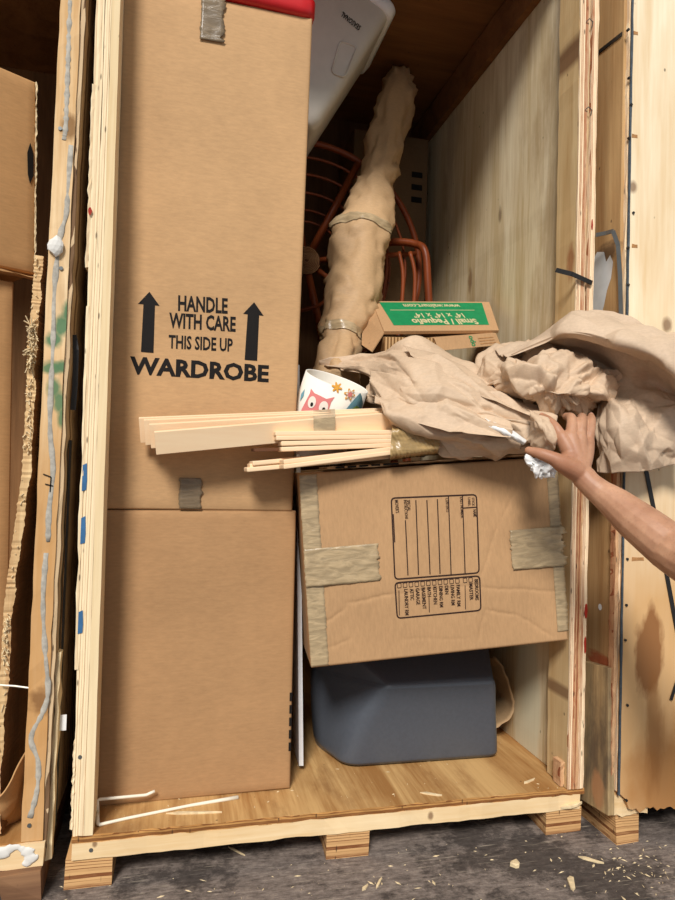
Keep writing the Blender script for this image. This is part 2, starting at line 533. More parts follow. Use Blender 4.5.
M_rside = wood('side_plywood', lin(204, 168, 118), lin(156, 116, 72), 'z', patch=(lin(116, 78, 46), 4.0, 0.5),
   spots=[(at(RCRATE, (1.2774, -0.02, 1.6444)), (0.3, 0.05, 0.03), lin(86, 62, 44), 0.4, 0.6, 0.8), (at(RCRATE, (1.2965, -0.02, 0.3897)), (0.3, 0.06, 0.02), lin(150, 56, 28), 0.5, 0.8, 0.75)])
M_plank = wood('worn_plank', lin(200, 172, 126), lin(132, 104, 68), 'z', patch=(lin(78, 66, 56), 5.0, 0.8), grain=1.3,
   spots=[(at(RCRATE, (1.259, -0.05, 0.0154)), (0.3, 0.03, 0.05), lin(176, 128, 88), 0.2, 0.5, 0.8)])
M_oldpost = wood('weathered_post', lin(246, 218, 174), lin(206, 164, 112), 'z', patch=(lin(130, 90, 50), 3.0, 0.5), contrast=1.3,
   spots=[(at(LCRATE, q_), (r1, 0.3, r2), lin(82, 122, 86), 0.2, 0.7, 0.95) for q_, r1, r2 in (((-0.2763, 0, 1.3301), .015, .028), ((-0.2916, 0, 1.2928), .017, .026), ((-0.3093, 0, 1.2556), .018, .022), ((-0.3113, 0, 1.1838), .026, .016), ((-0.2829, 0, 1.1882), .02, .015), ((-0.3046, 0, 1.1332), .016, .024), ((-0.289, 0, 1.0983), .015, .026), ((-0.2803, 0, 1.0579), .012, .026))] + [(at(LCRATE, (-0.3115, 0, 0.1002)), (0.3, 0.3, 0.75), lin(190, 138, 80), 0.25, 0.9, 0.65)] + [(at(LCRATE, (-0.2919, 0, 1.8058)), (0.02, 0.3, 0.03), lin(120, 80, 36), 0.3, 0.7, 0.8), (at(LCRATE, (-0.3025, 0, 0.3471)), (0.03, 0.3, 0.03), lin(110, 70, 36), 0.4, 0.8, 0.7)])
M_oldside = ply_edge('weathered_side', lin(206, 178, 140), lin(120, 92, 66), 'y', 0.02)
M_oldblock = wood('weathered_block', lin(150, 112, 80), lin(92, 62, 46), 'x', grain=1.4)
M_ldark = wood('old_crate_plywood', lin(150, 108, 68), lin(104, 70, 40), 'z')

M_card = cardboard('cardboard_wardrobe', lin(196, 156, 112), 'z')
M_cardlow = cardboard('cardboard_lower', lin(176, 136, 95), 'z')
M_cardmed = cardboard('cardboard_medium', lin(186, 147, 106), 'x')
M_cardold = cardboard('cardboard_old', lin(198, 152, 102), 'z')
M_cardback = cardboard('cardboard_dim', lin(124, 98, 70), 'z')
M_cardin = plain('cardboard_edge', lin(170, 124, 80), 0.85, 0.1, 0.2, 60)
M_ink = plain('black_ink', lin(24, 20, 18), 0.7, 0.2, 0.1, 30, 0.0)
M_inkthin = plain('brown_black_ink', lin(52, 34, 28), 0.7, 0.2, 0.1, 30, 0.0)
M_green = plain('green_ink', lin(22, 128, 76), 0.6, 0.3, 0.08, 30, 0.0)
M_labeltext = plain('label_text', lin(196, 184, 140), 0.7, 0.2, 0.05, 30, 0.0)
M_tape = tape_mat('packing_tape', lin(172, 150, 116))
M_tapedark = tape_mat('duct_tape', lin(126, 108, 84))
M_kraft = paper_mat('kraft_paper', lin(204, 177, 148))
M_kraftsheet = paper_mat('kraft_paper_sheet', lin(200, 175, 148))
M_kraftlamp = paper_mat('kraft_paper_lamp', lin(190, 156, 116))
M_white = plain('white_paper', lin(232, 232, 230), 0.6, 0.3, 0.03)
M_board = plain('white_board', lin(226, 226, 226), 0.5, 0.3, 0.03)
M_wire = plain('white_plastic', lin(240, 232, 212), 0.4, 0.5, 0.04)
M_bin = plain('grey_plastic', lin(76, 81, 89), 0.36, 0.5, 0.05, 90, 0.06)
M_red = plain('red_plastic', lin(196, 22, 26), 0.35, 0.5, 0.05)
M_tub = plain('clear_white_plastic', lin(206, 198, 184), 0.4, 0.5, 0.03)
M_tub2 = plain('clear_white_plastic_rim', lin(238, 238, 236), 0.3, 0.5, 0.02)
M_steel = plain('steel_band', lin(104, 106, 104), 0.45, 0.5, 0.1, 30, 0.1, 0.5)
M_black = plain('black_band', lin(30, 28, 27), 0.45, 0.5, 0.1)
M_caulk = plain('grey_sealant', lin(172, 166, 154), 0.75, 0.25, 0.2, 70, 0.6)
M_bluegrey = plain('blue_grey_sealant', lin(72, 80, 86), 0.7, 0.3, 0.25, 50, 0.4)
M_fibre = wood('broken_fibre', lin(230, 200, 150), lin(176, 130, 84), 'z', grain=1.5)
M_boss = wood('rattan_coil', lin(176, 132, 90), lin(140, 96, 60), 'x')
M_foam = plain('white_foam', lin(220, 217, 210), 0.8, 0.2, 0.04, 60, 0.5)
M_greenpaint = NT('green_spray_paint', 0.7, 0.2).done(lin(104, 122, 88))
M_bluepaint = plain('blue_paint', lin(60, 104, 146), 0.7, 0.2, 0.15)
M_redpaint = plain('red_paint', lin(168, 50, 36), 0.7, 0.2, 0.2)
M_primer = plain('pale_grey_paint', lin(206, 206, 204), 0.7, 0.2, 0.06)
M_slat = wood('pale_slat', lin(250, 224, 186), lin(238, 202, 160), 'x', holes=0.0, grain=0.8, rough=0.55)
M_slatdark = wood('dark_slat', lin(120, 78, 50), lin(84, 50, 32), 'x')
M_rattan = wood('rattan', lin(150, 74, 36), lin(106, 48, 22), 'z', rough=0.4, grain=0.7)
M_chip = plain('wood_chip', lin(218, 196, 156), 0.8, 0.2, 0.15, 60)
M_shade = plain('shade_white', lin(238, 232, 220), 0.7, 0.2, 0.02)
M_pink = plain('print_pink', lin(222, 134, 132), 0.7, 0.2, 0.04)
M_blue = plain('print_blue', lin(122, 172, 190), 0.7, 0.2, 0.04)
M_orange = plain('print_orange', lin(238, 176, 74), 0.7, 0.2, 0.04)
M_leaf = plain('print_green', lin(130, 160, 84), 0.7, 0.2, 0.04)
M_sleeve = plain('orange_cloth', lin(232, 84, 48), 0.85, 0.1, 0.08, 60, 0.3)
M_corr = NT('corrugated_edge', 0.85, 0.1)
_w = M_corr.n('ShaderNodeTexWave', wave_type='BANDS', bands_direction='X'); _w.inputs['Scale'].default_value = 26
M_corr.l(M_corr.co, _w.inputs['Vector'])
M_corr = M_corr.done(M_corr.ramp(_w.outputs['Fac'], [(0.3, lin(120, 86, 52)), (0.6, lin(196, 158, 112))]), _w.outputs['Fac'], 0.5, 0.003)

# ground: old dark truck-bed boards, scuffed
def ground_mat():
    t = NT('weathered_truck_bed', 0.85, 0.25)
    a = t.noise(t.mapped((22, 95, 22), rot=(0, 0, R(38))), 1.0, 8, 0.8, 0.4)
    b = t.noise(t.mapped((30, 30, 30)), 1.0, 10, 0.85)
    f = t.math('ADD', t.math('MULTIPLY', a, 0.55), t.math('MULTIPLY', b, 0.45))
    col = t.ramp(f, [(0.36, lin(60, 52, 48)), (0.5, lin(122, 110, 102)), (0.64, lin(166, 152, 140))])
    k = t.noise(t.mapped((4.5, 4.5, 4.5), loc=(1.3, 0.2, 0)), 1.0, 8, 0.75)
    col = t.mix(t.math('MULTIPLY', t.mask(k, 0.50, 0.58), 0.7), col, lin(44, 38, 35))
    s1 = t.noise(t.mapped((9, 190, 9), rot=(0, 0, R(-52))), 1.0, 3, 0.5, 0.3)
    s2 = t.noise(t.mapped((11, 180, 11), rot=(0, 0, R(20))), 1.0, 3, 0.5, 0.3)
    s = t.math('MAXIMUM', t.mask(s1, 0.66, 0.72), t.mask(s2, 0.67, 0.73))
    col = t.mix(t.math('MULTIPLY', s, 0.55), col, lin(186, 172, 152))
    return t.done(col, f, 0.9, 0.005)
M_ground = ground_mat()

# ------------------------------------------------------------------ setting: the ground
ground = MB()
ground.box(-6, 6, -0.318, 7, -0.23, -0.13)
ground.box(-6, 6, -6, -0.324, -0.23, -0.131)
g = ground.build('floor', M_ground); g['kind'] = 'structure'
mb = MB(); mb.box(-6, 6, -6, 7, -0.30, -0.236)
g = mb.build('trim_1', M_black); g['kind'] = 'structure'

# ------------------------------------------------------------------ the open crate in the middle
TOP = 2.80
crate = thing('storage_crate', 'open plywood storage crate in the middle, packed with cardboard boxes', 'crate', CRATE, group=None)
def cr(mb, name, mats, **k): return mb.build(name, mats, crate, world=True, **k)
mb = MB()
mb.box(-0.2185, 1.245, 0.003, 1.60, -0.016, 0.0)
cr(mb, 'floor_deck', M_deck)
mb = MB(); mb.rough(-0.2185, 1.245, -0.003, 0.003, -0.016, -0.0005, 'x', 60, 0.0012, 3)
note(cr(mb, 'deck_edge', M_deckedge), 'brown plywood edge of the deck')
mb = MB(); mb.rough(-0.217, 1.231, -0.004, 0.085, -0.058, -0.016, 'x', 40, 0.0012, 4)
cr(mb, 'sill_board', M_sill)
for i, (x0, x1) in enumerate(((-0.232, -0.118), (0.446, 0.566), (1.121, 1.238))):
    mb = MB(); mb.rough(x0, x1, 0.0, 1.58, -0.13, -0.058, 'y', 20, 0.0018, 10 + i)
    cr(mb, 'runner_block', M_runner)
# left wall: sheet plus inner frame strip, edge on
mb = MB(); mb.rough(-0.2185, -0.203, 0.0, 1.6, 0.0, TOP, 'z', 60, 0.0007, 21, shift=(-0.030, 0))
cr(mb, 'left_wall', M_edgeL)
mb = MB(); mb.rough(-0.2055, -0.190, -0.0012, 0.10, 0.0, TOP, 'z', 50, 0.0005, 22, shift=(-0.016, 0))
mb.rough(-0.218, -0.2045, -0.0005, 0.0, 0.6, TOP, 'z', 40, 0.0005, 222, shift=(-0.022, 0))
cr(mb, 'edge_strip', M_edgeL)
mb = MB(); mb.rough(-0.190, -0.169, -0.001, 0.10, 0.0, TOP, 'z', 40, 0.0003, 23, shift=(-0.016, 0))
cr(mb, 'frame_strip', M_pale)
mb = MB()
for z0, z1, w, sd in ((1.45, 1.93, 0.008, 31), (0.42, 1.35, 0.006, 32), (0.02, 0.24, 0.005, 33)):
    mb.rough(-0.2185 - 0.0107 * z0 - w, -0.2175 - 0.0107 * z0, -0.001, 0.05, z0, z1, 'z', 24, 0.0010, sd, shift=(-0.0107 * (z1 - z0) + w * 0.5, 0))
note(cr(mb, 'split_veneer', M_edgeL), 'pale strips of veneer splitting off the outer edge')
# right wall
mb = MB(); mb.rough(1.215, 1.238, 0.005, 1.6, 0.0, TOP, 'z', 40, 0.0008, 24)
cr(mb, 'right_wall', M_wallR)
mb = MB(); mb.rough(1.187, 1.2155, 0.0, 0.112, 0.002, TOP, 'z', 50, 0.0009, 25, shift=(-0.008, 0))
cr(mb, 'frame_strip', M_stripR)
mb = MB(); mb.rough(1.186, 1.215, -0.006, 0.0005, 0.002, TOP, 'z', 50, 0.0004, 26, shift=(-0.008, 0))
cr(mb, 'edge_strip', M_edgeR)
mb = MB(); mb.rough(1.2025, 1.218, -0.0085, 0.0, 0.002, 1.05, 'z', 40, 0.0008, 27)
note(cr(mb, 'edge_strip', M_edgeRed), 'reddish ply edge low on the right post')
mb = MB(); mb.rough(1.2165, 1.238, -0.008, 0.004, 0.002, TOP, 'z', 60, 0.0009, 28, shift=(0.004, 0))
cr(mb, 'edge_strip', M_edgeR)
mb = MB(); mb.rough(1.174, 1.187, 0.015, 0.055, 0.002, 0.075, 'z', 5, 0.001, 29)
note(cr(mb, 'wedge', M_edgeRed), 'small reddish wood wedge at the foot of the right post')
mb = MB()
mb.rough(1.187, 1.2155, 0.112, 1.6, 2.645, 2.79, 'y', 20, 0.001, 30)
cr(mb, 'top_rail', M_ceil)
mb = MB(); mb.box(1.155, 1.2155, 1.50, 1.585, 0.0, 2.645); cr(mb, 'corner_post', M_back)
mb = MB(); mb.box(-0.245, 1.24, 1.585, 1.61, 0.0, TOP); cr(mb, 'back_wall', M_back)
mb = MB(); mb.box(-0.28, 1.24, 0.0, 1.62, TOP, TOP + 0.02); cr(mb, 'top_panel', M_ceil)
# blue paint, red paint, staples
for (x, y, z), h in (((-0.2315, 0, 0.9088), 0.036), ((-0.2312, 0, 0.7735), 0.036), ((-0.2272, 0, 0.5398), 0.03)):
    x = -0.2165 - 0.0107 * z
    mb = MB(); mb.add([(x - 0.002, -0.0022, z - h), (x + 0.009, -0.0022, z - h * 0.9), (x + 0.010, -0.0022, z - h * .2), (x + 0.008, -0.0022, z + h), (x - 0.002, -0.0022, z + h * 0.85)], [(0, 1, 2, 3, 4)])
    cr(mb, 'blue_paint_mark', M_bluepaint)
for (x, y, z), h, w in (((1.2351, -0.009, 0.5374), 0.028, 0.006), ((1.2338, -0.009, 0.4344), 0.03, 0.005), ((1.2304, -0.009, 1.7273), 0.02, 0.004), ((-0.2348, -0.005, 1.5948), 0.012, 0.006)):
    n = 9; r = random.Random(int(z * 1000)); mb = MB()
    pts = [(x + w * math.cos(k * 6.28 / n) * r.uniform(.6, 1), z + h * math.sin(k * 6.28 / n) * r.uniform(.8, 1)) for k in range(n)]
    mb.prism(pts, y - 0.001, y)
    cr(mb, 'red_paint_mark', M_redpaint)
for p in ((1.2092, -0.01, 2.3575), (1.2116, -0.01, 2.0794)):
    x, y, z = p; mb = MB()
    mb.tube([(x - 0.012, y + 0.002, z + 0.006), (x - 0.006, y - 0.006, z + 0.012), (x + 0.006, y - 0.006, z + 0.004), (x + 0.008, y + 0.002, z - 0.008)], 0.0016, 6)
    cr(mb, 'bent_nail', M_steel)
for p in ((-0.207, -0.001, 0.1991), (-0.1715, -0.004, -0.0353)):
    x, y, z = p; mb = MB()
    mb.tube([(x, y + 0.004, z), (x, y - 0.002, z)], 0.005, 10)
    cr(mb, 'nail_head', M_steel)
mb = MB(); a, b, c2 = (1.1268, 0.02, 1.5845), (1.157, -0.02, 1.5638), (1.2295, -0.016, 1.5441)
mb.beam(a, b, 0.014, 0.003, (0, 0, 1)); mb.beam(b, c2, 0.014, 0.003, (0, 0, 1))
note(cr(mb, 'band_stub', M_black), 'black metal band stub poking across the right post')

# ------------------------------------------------------------------ right-hand crate, closed front
rc = thing('storage_crate', 'closed plywood crate at the right edge with dark stain low on its front', 'crate', RCRATE)
def rr(mb, name, mats, **k): return mb.build(name, mats, rc, world=True, **k)
FY = -0.10
rng = random.Random(5)
xs = [1.292 + i * 0.012 for i in range(80)]
bot = [0.03 - 0.035 * min(1, i / 3) + rng.uniform(-0.012, 0.004) - (0.02 if i > 2 else 0) for i in range(len(xs))]
mb = MB(); mb.prism([(xs[0], 2.8)] + list(zip(xs, bot)) + [(xs[-1], 2.8)], FY, FY + 0.022)
rr(mb, 'front_panel', M_panel)
mb = MB(); mb.rough(1.2895, 1.2925, FY + 0.010, FY + 0.030, 0.03, 2.8, 'z', 60, 0.0015, 42)
rr(mb, 'panel_edge', M_edgeR)
mb = MB(); x0 = (1.2776, -0.1, 1.4754)[0]
mb.rough(1.2905, 1.2960, FY - 0.0012, FY + 0.004, 0.02, 2.8, 'z', 60, 0.0005, 43)
note(rr(mb, 'sealant_line', M_bluegrey), 'blue grey sealant line down the panel edge')
mb = MB(); mb.box(1.280, 1.302, FY + 0.022, 1.6, -0.02, 2.8); rr(mb, 'side_panel', M_rside)
mb = MB(); mb.box(1.302, 2.26, 1.58, 1.6, 0.0, 2.8); rr(mb, 'back_wall', M_wall)
mb = MB(); mb.box(2.26, 2.28, FY, 1.6, 0.0, 2.8); rr(mb, 'right_wall', M_wall)
mb = MB(); mb.box(1.28, 2.28, FY, 1.6, 2.8, 2.82); rr(mb, 'top_panel', M_wall)
mb = MB()
pl = [(1.258, 0.0351, 0.3725), (1.258, -0.0878, 0.3872), (1.258, -0.1, -0.0355), (1.258, 0.037, -0.0529)]
mb.add([(1.258, p[1], p[2]) for p in pl] + [(1.2795, p[1], p[2]) for p in pl], [(0, 1, 2, 3), (7, 6, 5, 4), (0, 4, 5, 1), (1, 5, 6, 2), (2, 6, 7, 3), (3, 7, 4, 0)])
note(rr(mb, 'side_plank', M_plank, bevel=0.002), 'worn grey-stained plank on the crate side')
mb = MB(); mb.rough(1.284, 1.40, FY + 0.012, 0.0, -0.045, 0.012, 'x', 8, 0.002, 45); rr(mb, 'sill_board', M_sill)
mb = MB(); mb.rough(1.296, 1.378, -0.085, 1.5, -0.13, -0.046, 'y', 14, 0.002, 46); rr(mb, 'runner_block', M_oldblock if False else M_runner, bevel=0.0)
mb = MB(); mb.rough(1.95, 2.05, -0.085, 1.5, -0.13, -0.046, 'y', 14, 0.002, 47); rr(mb, 'runner_block', M_runner)
mb = MB(); mb.rough(1.269, 1.2805, FY + 0.004, FY + 0.026, 0.015, 0.98, 'z', 40, 0.0012, 48); note(rr(mb, 'corner_batten', M_edgeRed), 'dark reddish batten between the plank and the panel')
# bands
def band(mb, pts, w=0.016, t=0.0022, upv=(0, -1, 0)):
    for a, b in zip(pts, pts[1:]): mb.beam(a, b, t, w, upv)
mb = MB(); band(mb, [(1.2376, -0.02, 1.693), (1.2513, -0.05, 1.6906), (1.2539, -0.08, 1.6868), (1.2661, -0.088, 1.6431), (1.2733, -0.09, 1.5527), (1.2791, -0.09, 1.4328)], 0.012, 0.003, (-1, -0.6, 0))
note(rr(mb, 'steel_band', M_steel), 'grey steel band bent down beside the pale paint patch')
mb = MB(); band(mb, [(1.279, 0.0423, 2.3132), (1.279, -0.0714, 2.2995)], 0.012, 0.004, (-1, 0, 0)); note(rr(mb, 'band_stub', M_black), 'black band stub slanting up across the gap')
mb = MB(); band(mb, [(1.3419, -0.103, 1.0609), (1.3906, -0.103, 0.8686), (1.4358, -0.103, 0.69), (1.4777, -0.103, 0.5104), (1.5082, -0.103, 0.3901)], 0.013, 0.003)
note(rr(mb, 'front_band', M_black), 'black band hanging down the panel behind the arm')
mb = MB(); band(mb, [(1.4935, -0.104, 0.3702), (1.4633, -0.104, 0.2886)], 0.009, 0.003); rr(mb, 'front_band', M_black)
mb = MB()
pp = [(1.279, 0.0331, 1.6611), (1.279, -0.0027, 1.6499), (1.279, -0.0137, 1.6151), (1.279, -0.0328, 1.6312), (1.279, -0.048, 1.605), (1.279, -0.0397, 1.558), (1.279, -0.0212, 1.5256), (1.279, -0.0076, 1.4821), (1.279, 0.0111, 1.4391), (1.279, 0.0526, 1.4478), (1.279, 0.0584, 1.6365)]
mb.add([(1.2792, p[1], p[2]) for p in pp], [tuple(range(len(pp)))])
rr(mb, 'pale_paint_patch', M_primer)
mb = MB(); c0 = (1.279, -0.0154, 0.55)
mb.add([(1.2790, c0[1] + 0.009 * math.cos(k * .5236), c0[2] + 0.010 * math.sin(k * .5236)) for k in range(12)], [tuple(range(12))]); rr(mb, 'white_paint_dot', M_foam)
for p, w_ in (((1.3056, -0.1, 1.9741), .012), ((1.3122, -0.1, 1.6413), .012), ((1.3029, -0.1, 2.2888), .010), ((1.3306, -0.1, 0.7078), .034)):
    x, y, z = p; mb = MB()
    mb.prism([(x - 0.008, z - 0.006), (x + w_ * .5, z - 0.0045), (x + w_, z - 0.005), (x + w_ * .95, z + 0.005), (x + w_ * .3, z + 0.0045), (x - 0.007, z + 0.006)], -0.1008, -0.0995)
    rr(mb, 'splinter_gouge', M_cardin)
for p in ((1.2784, -0.1, 2.2934), (1.2848, -0.1, 2.1478), (1.2934, -0.1, 2.0668), (1.3067, -0.1, 1.7404), (1.2938, -0.1, 1.5219), (1.306, -0.1, 0.5729), (1.3047, -0.1, 0.4705), (1.3067, -0.1, 0.7079), (1.3152, -0.1, 0.2806), (1.3174, -0.1, 0.0051), (1.2884, -0.1, 1.9655), (1.2916, -0.1, 1.633)):
    x, y, z = p; mb = MB(); mb.tube([(x, y + 0.004, z), (x, y - 0.004, z)], 0.004, 8)
    rr(mb, 'nail_head', M_black)

# ------------------------------------------------------------------ left-hand crate
lc = thing('storage_crate', 'weathered crate at the left edge, green spray paint and grey sealant on its post', 'crate', LCRATE)
def ll(mb, name, mats, **k): return mb.build(name, mats, lc, world=True, **k)
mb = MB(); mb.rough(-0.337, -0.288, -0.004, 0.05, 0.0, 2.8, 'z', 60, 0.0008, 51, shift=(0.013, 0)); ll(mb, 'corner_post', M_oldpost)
mb = MB(); mb.rough(-0.289, -0.279, 0.002, 1.6, -0.02, 2.8, 'z', 60, 0.0014, 52, shift=(0.014, 0)); ll(mb, 'right_wall', M_oldside)
mb = MB(); mb.rough(-0.280, -0.268, 0.02, 0.05, -0.06, 0.46, 'z', 14, 0.002, 53, shift=(0.004, 0)); note(ll(mb, 'split_veneer', M_pale), 'pale split strip low on the post side')
mb = MB(); mb.box(-1.75, -0.29, 0.0, 1.6, -0.018, 0.0); ll(mb, 'floor_deck', M_deck)
mb = MB(); mb.rough(-1.75, -0.283, -0.008, 0.08, -0.062, -0.004, 'x', 40, 0.0014, 54); ll(mb, 'sill_board', M_sill)
mb = MB(); mb.rough(-0.376, -0.284, -0.03, 1.5, -0.13, -0.062, 'y', 14, 0.003, 55); ll(mb, 'runner_block', M_oldblock)
mb = MB(); mb.rough(-1.7, -1.6, -0.03, 1.5, -0.13, -0.062, 'y', 14, 0.003, 56); ll(mb, 'runner_block', M_oldblock)
mb = MB(); mb.box(-1.75, -1.72, 0, 1.6, 0, 2.8); ll(mb, 'left_wall', M_ldark)
mb = MB(); mb.box(-1.72, -0.285, 1.58, 1.6, 0, 2.8); ll(mb, 'back_wall', M_ldark)
mb = MB(); mb.box(-1.75, -0.262, 0, 1.6, 2.8, 2.82); ll(mb, 'top_panel', M_ldark)
# grey sealant beads
def bead(pts, r=0.0055):
    mb = MB(); mb.tube([tuple(p) for p in pts], r, 10); mb.v = [(x, -0.0035 + (y + 0.0035) * 0.35, z) for x, y, z in mb.v]; return mb
S1 = [(-0.3038, -0.005, 2.1362), (-0.3026, -0.005, 1.9791), (-0.3015, -0.005, 1.8227), (-0.3043, -0.005, 1.7703)]
S2 = [(-0.2871, -0.005, 1.7598), (-0.2898, -0.005, 1.6425), (-0.2922, -0.005, 1.5775), (-0.3024, -0.005, 1.5324), (-0.3093, -0.005, 1.4647), (-0.3123, -0.005, 1.3567), (-0.3103, -0.005, 1.2418), (-0.3111, -0.005, 1.1399), (-0.3091, -0.005, 1.0258), (-0.2981, -0.005, 0.9249), (-0.3036, -0.005, 0.8238), (-0.3029, -0.005, 0.7433)]
S3 = [(-0.3065, -0.005, 0.7157), (-0.309, -0.005, 0.598), (-0.2995, -0.005, 0.473), (-0.2886, -0.005, 0.373), (-0.2982, -0.005, 0.3189), (-0.3236, -0.005, 0.2561), (-0.305, -0.005, 0.1957), (-0.3047, -0.005, 0.1266), (-0.3182, -0.005, 0.0591)]
for s in (S1, S2, S3):
    s = [(p[0], -0.0035, p[2]) for p in s]
    G = catmull([[q, q] for q in s], 50, 2)[:, 0]
    ll(bead(G, [0.0066 * random.Random(int(k * 7 + len(s))).uniform(.65, 1.25) for k in range(50)]), 'sealant_bead', M_caulk, smooth=True)
mb = MB()
mb = MB()
for a, b in (((-0.3209, -0.007, 0.9142), (-0.3018, -0.007, 0.9071)), ((-0.3018, -0.007, 0.9071), (-0.3027, -0.007, 0.8693)), ((-0.3152, -0.007, 0.8892), (-0.2962, -0.007, 0.8845))):
    stroke(mb, (a[0], a[2]), (b[0], b[2]), 0.0028, -0.0068)
note(ll(mb, 'pencil_mark', M_ink), 'hand drawn black mark like a crossed 7')
G = []
c0 = (-0.3117, -0.012, 1.4931); rng = random.Random(8); mb = MB()
bmf = bmesh.new(); bmesh.ops.create_icosphere(bmf, subdivisions=2, radius=0.022)
vv = [(v.co.x * 0.9 * rng.uniform(.85, 1.12) + c0[0], v.co.y * .5 + c0[1], v.co.z * 1.15 * rng.uniform(.85, 1.12) + c0[2]) for v in bmf.verts]
mb.add(vv, [tuple(v.index for v in f.verts) for f in bmf.faces]); bmf.free()
note(ll(mb, 'foam_lump', M_foam), 'lump of white foam stuck on the post')
for p in ((-0.3145, -0.008, 1.7984), (-0.3192, -0.008, 0.0411), (-0.2984, -0.008, 1.4393)):
    x, y, z = p; mb = MB(); mb.tube([(x, 0, z), (x, -0.007, z)], 0.005, 10)
    ll(mb, 'nail_head', M_steel)
G = []
mb = MB(); rs = random.Random(3)
for p, q in (((-0.3781, -0.009, -0.018), .016), ((-0.3626, -0.009, -0.0099), .012), ((-0.3468, -0.009, -0.0067), .009), ((-0.3329, -0.009, -0.0131), .008), ((-0.3188, -0.009, -0.0218), .013), ((-0.3114, -0.009, -0.0373), .014), ((-0.3201, -0.009, -0.0485), .010)):
    bmf = bmesh.new(); bmesh.ops.create_icosphere(bmf, subdivisions=2, radius=q)
    mb.add([(v.co.x * rs.uniform(.85, 1.15) * 1.3 + p[0], v.co.y * 0.3 + p[1], v.co.z * rs.uniform(.8, 1.15) + p[2]) for v in bmf.verts], [tuple(v.index for v in f.verts) for f in bmf.faces]); bmf.free()
sm = ll(mb, 'sealant_smear', M_foam, smooth=True)
md = sm.modifiers.new('one_smear', 'REMESH'); md.mode = 'VOXEL'; md.voxel_size = 0.003; md.use_smooth_shade = True
mb = MB(); band(mb, [(-0.2693, 0.05, 1.2809), (-0.2621, 0.045, 1.2408), (-0.2618, 0.05, 1.1491), (-0.265, 0.055, 1.0834)], 0.014, 0.003); note(ll(mb, 'metal_catch', M_black), 'black metal catch in the gap beside the post')
mb = MB(); a, b = (-0.268, 0.0455, 1.0038), (-0.268, 0.1632, 0.0174); mb.beam((-0.268, 0.06, a[2]), (-0.268, 0.06, 0.0), 0.02, 0.004, (0, -1, 0)); note(ll(mb, 'hanging_strap', M_black), 'black strap hanging in the dark gap')
mb = MB(); a = (-0.2572, 0.045, 0.2729); mb.box(a[0] - 0.007, a[0] + 0.009, 0.040, 0.042, a[2] - 0.02, a[2] + 0.02); note(ll(mb, 'paper_tag', M_white), 'small white tag on the hanging strap')

# ------------------------------------------------------------------ cartons
def carton_body(parent, w, d, h, mat, creases=(), bulge=0.004, name='body', seed=1, nx=60, nz=44, taper=0.0):
    rng = np.random.default_rng(seed)
    xs, zs = np.linspace(-w / 2, w / 2, nx), np.linspace(0, h, nz)
    X, Z = np.meshgrid(xs, zs)
    e = np.minimum(1, np.minimum.reduce([(X + w / 2), (w / 2 - X), Z, h - Z]) / 0.03)
    Y = -bulge * np.sin(np.pi * (X / w + .5)) * np.sin(np.pi * Z / h)
    for (a, b, dep) in creases:
        ax, az = a; bx, bz = b
        L = math.hypot(bx - ax, bz - az); dx, dz = (bx - ax) / L, (bz - az) / L
        s = (X - ax) * dx + (Z - az) * dz
        dist = -(X - ax) * dz + (Z - az) * dx + 0.0016 * np.sin(s * 45 + ax * 90) + 0.0008 * np.sin(s * 190 + az * 50)
        fade = np.clip(np.minimum(s, L - s) / 0.03 + .3, 0, 1)
        Y += dep * np.exp(-np.abs(dist) / 0.004) * fade * e
    mb = MB()
    r = 0.005
    X = X * (1 + taper * Z / h)
    G = np.stack([X * (1 - 2 * r / w), Y, r + Z * (1 - 2 * r / h)], -1)
    mb.grid(G)
    # rounded rim round to the sides: front ring -> side ring -> back
    def ring(G):
        return np.concatenate([G[0, :], G[1:, -1], G[-1, -2::-1], G[-2:0:-1, 0]])
    base = ring(G); c = np.array([0, 0, h / 2])
    out = []
    ringX = ring(np.stack([X, np.zeros_like(X), Z], -1))
    for t, yy in ((0.5, 0.0015), (1.0, 0.005), (1.0, d)):
        q = base * (1 - t) + ringX * t
        q[:, 1] = yy
        out.append(q)
    A = np.stack([base] + out)
    mb.grid(A, wrap=True)
    n0 = len(mb.v); m = A.shape[1]
    mb.f.append(tuple(range(n0 - m, n0))); mb.m.append(0)
    o = mb.build(name, mat, parent)
    bm = bmesh.new(); bm.from_mesh(o.data); bmesh.ops.remove_doubles(bm, verts=bm.verts, dist=1e-5); bmesh.ops.recalc_face_normals(bm, faces=bm.faces)
    bm.to_mesh(o.data); bm.free()
    for p in o.data.polygons: p.use_smooth = abs(p.normal.y) > 0.9 and p.center.y < 0.004
    return o

def tape_patch(parent, u0, u1, z0, z1, y=-0.006, mat=None, name='tape', seed=1, amp=0.0035, rag=0.004, thick=0.0008):
    rng = np.random.default_rng(seed)
    nx, nz = max(4, int(abs(u1 - u0) / 0.006)), max(4, int(abs(z1 - z0) / 0.006))
    X, Z = np.meshgrid(np.linspace(u0, u1, nx), np.linspace(z0, z1, nz))
    G = np.stack([X, np.full_like(X, y), Z], -1)
    h = np.abs(crumple(G * np.array([1, 1, 2.2]), 0.09, 9, amp / 0.09, seed))
    G[..., 1] -= h
    G[:, -1, 0] += rng.normal(0, rag, nz); G[:, 0, 0] += rng.normal(0, rag * .4, nz)
    mb = MB(); mb.grid(G)
    return solid(mb.build(name, mat or M_tape, parent, smooth=True), thick)

def lay(mb, w, h, bulge, lift=0.0008):
    # settle flat print on a slightly bulging carton front
    mb.v = [(x, -bulge * max(0, math.sin(math.pi * (x / w + .5))) * math.sin(math.pi * max(0, min(1, z / h))) - lift, z) for x, y, z in mb.v]
    return mb

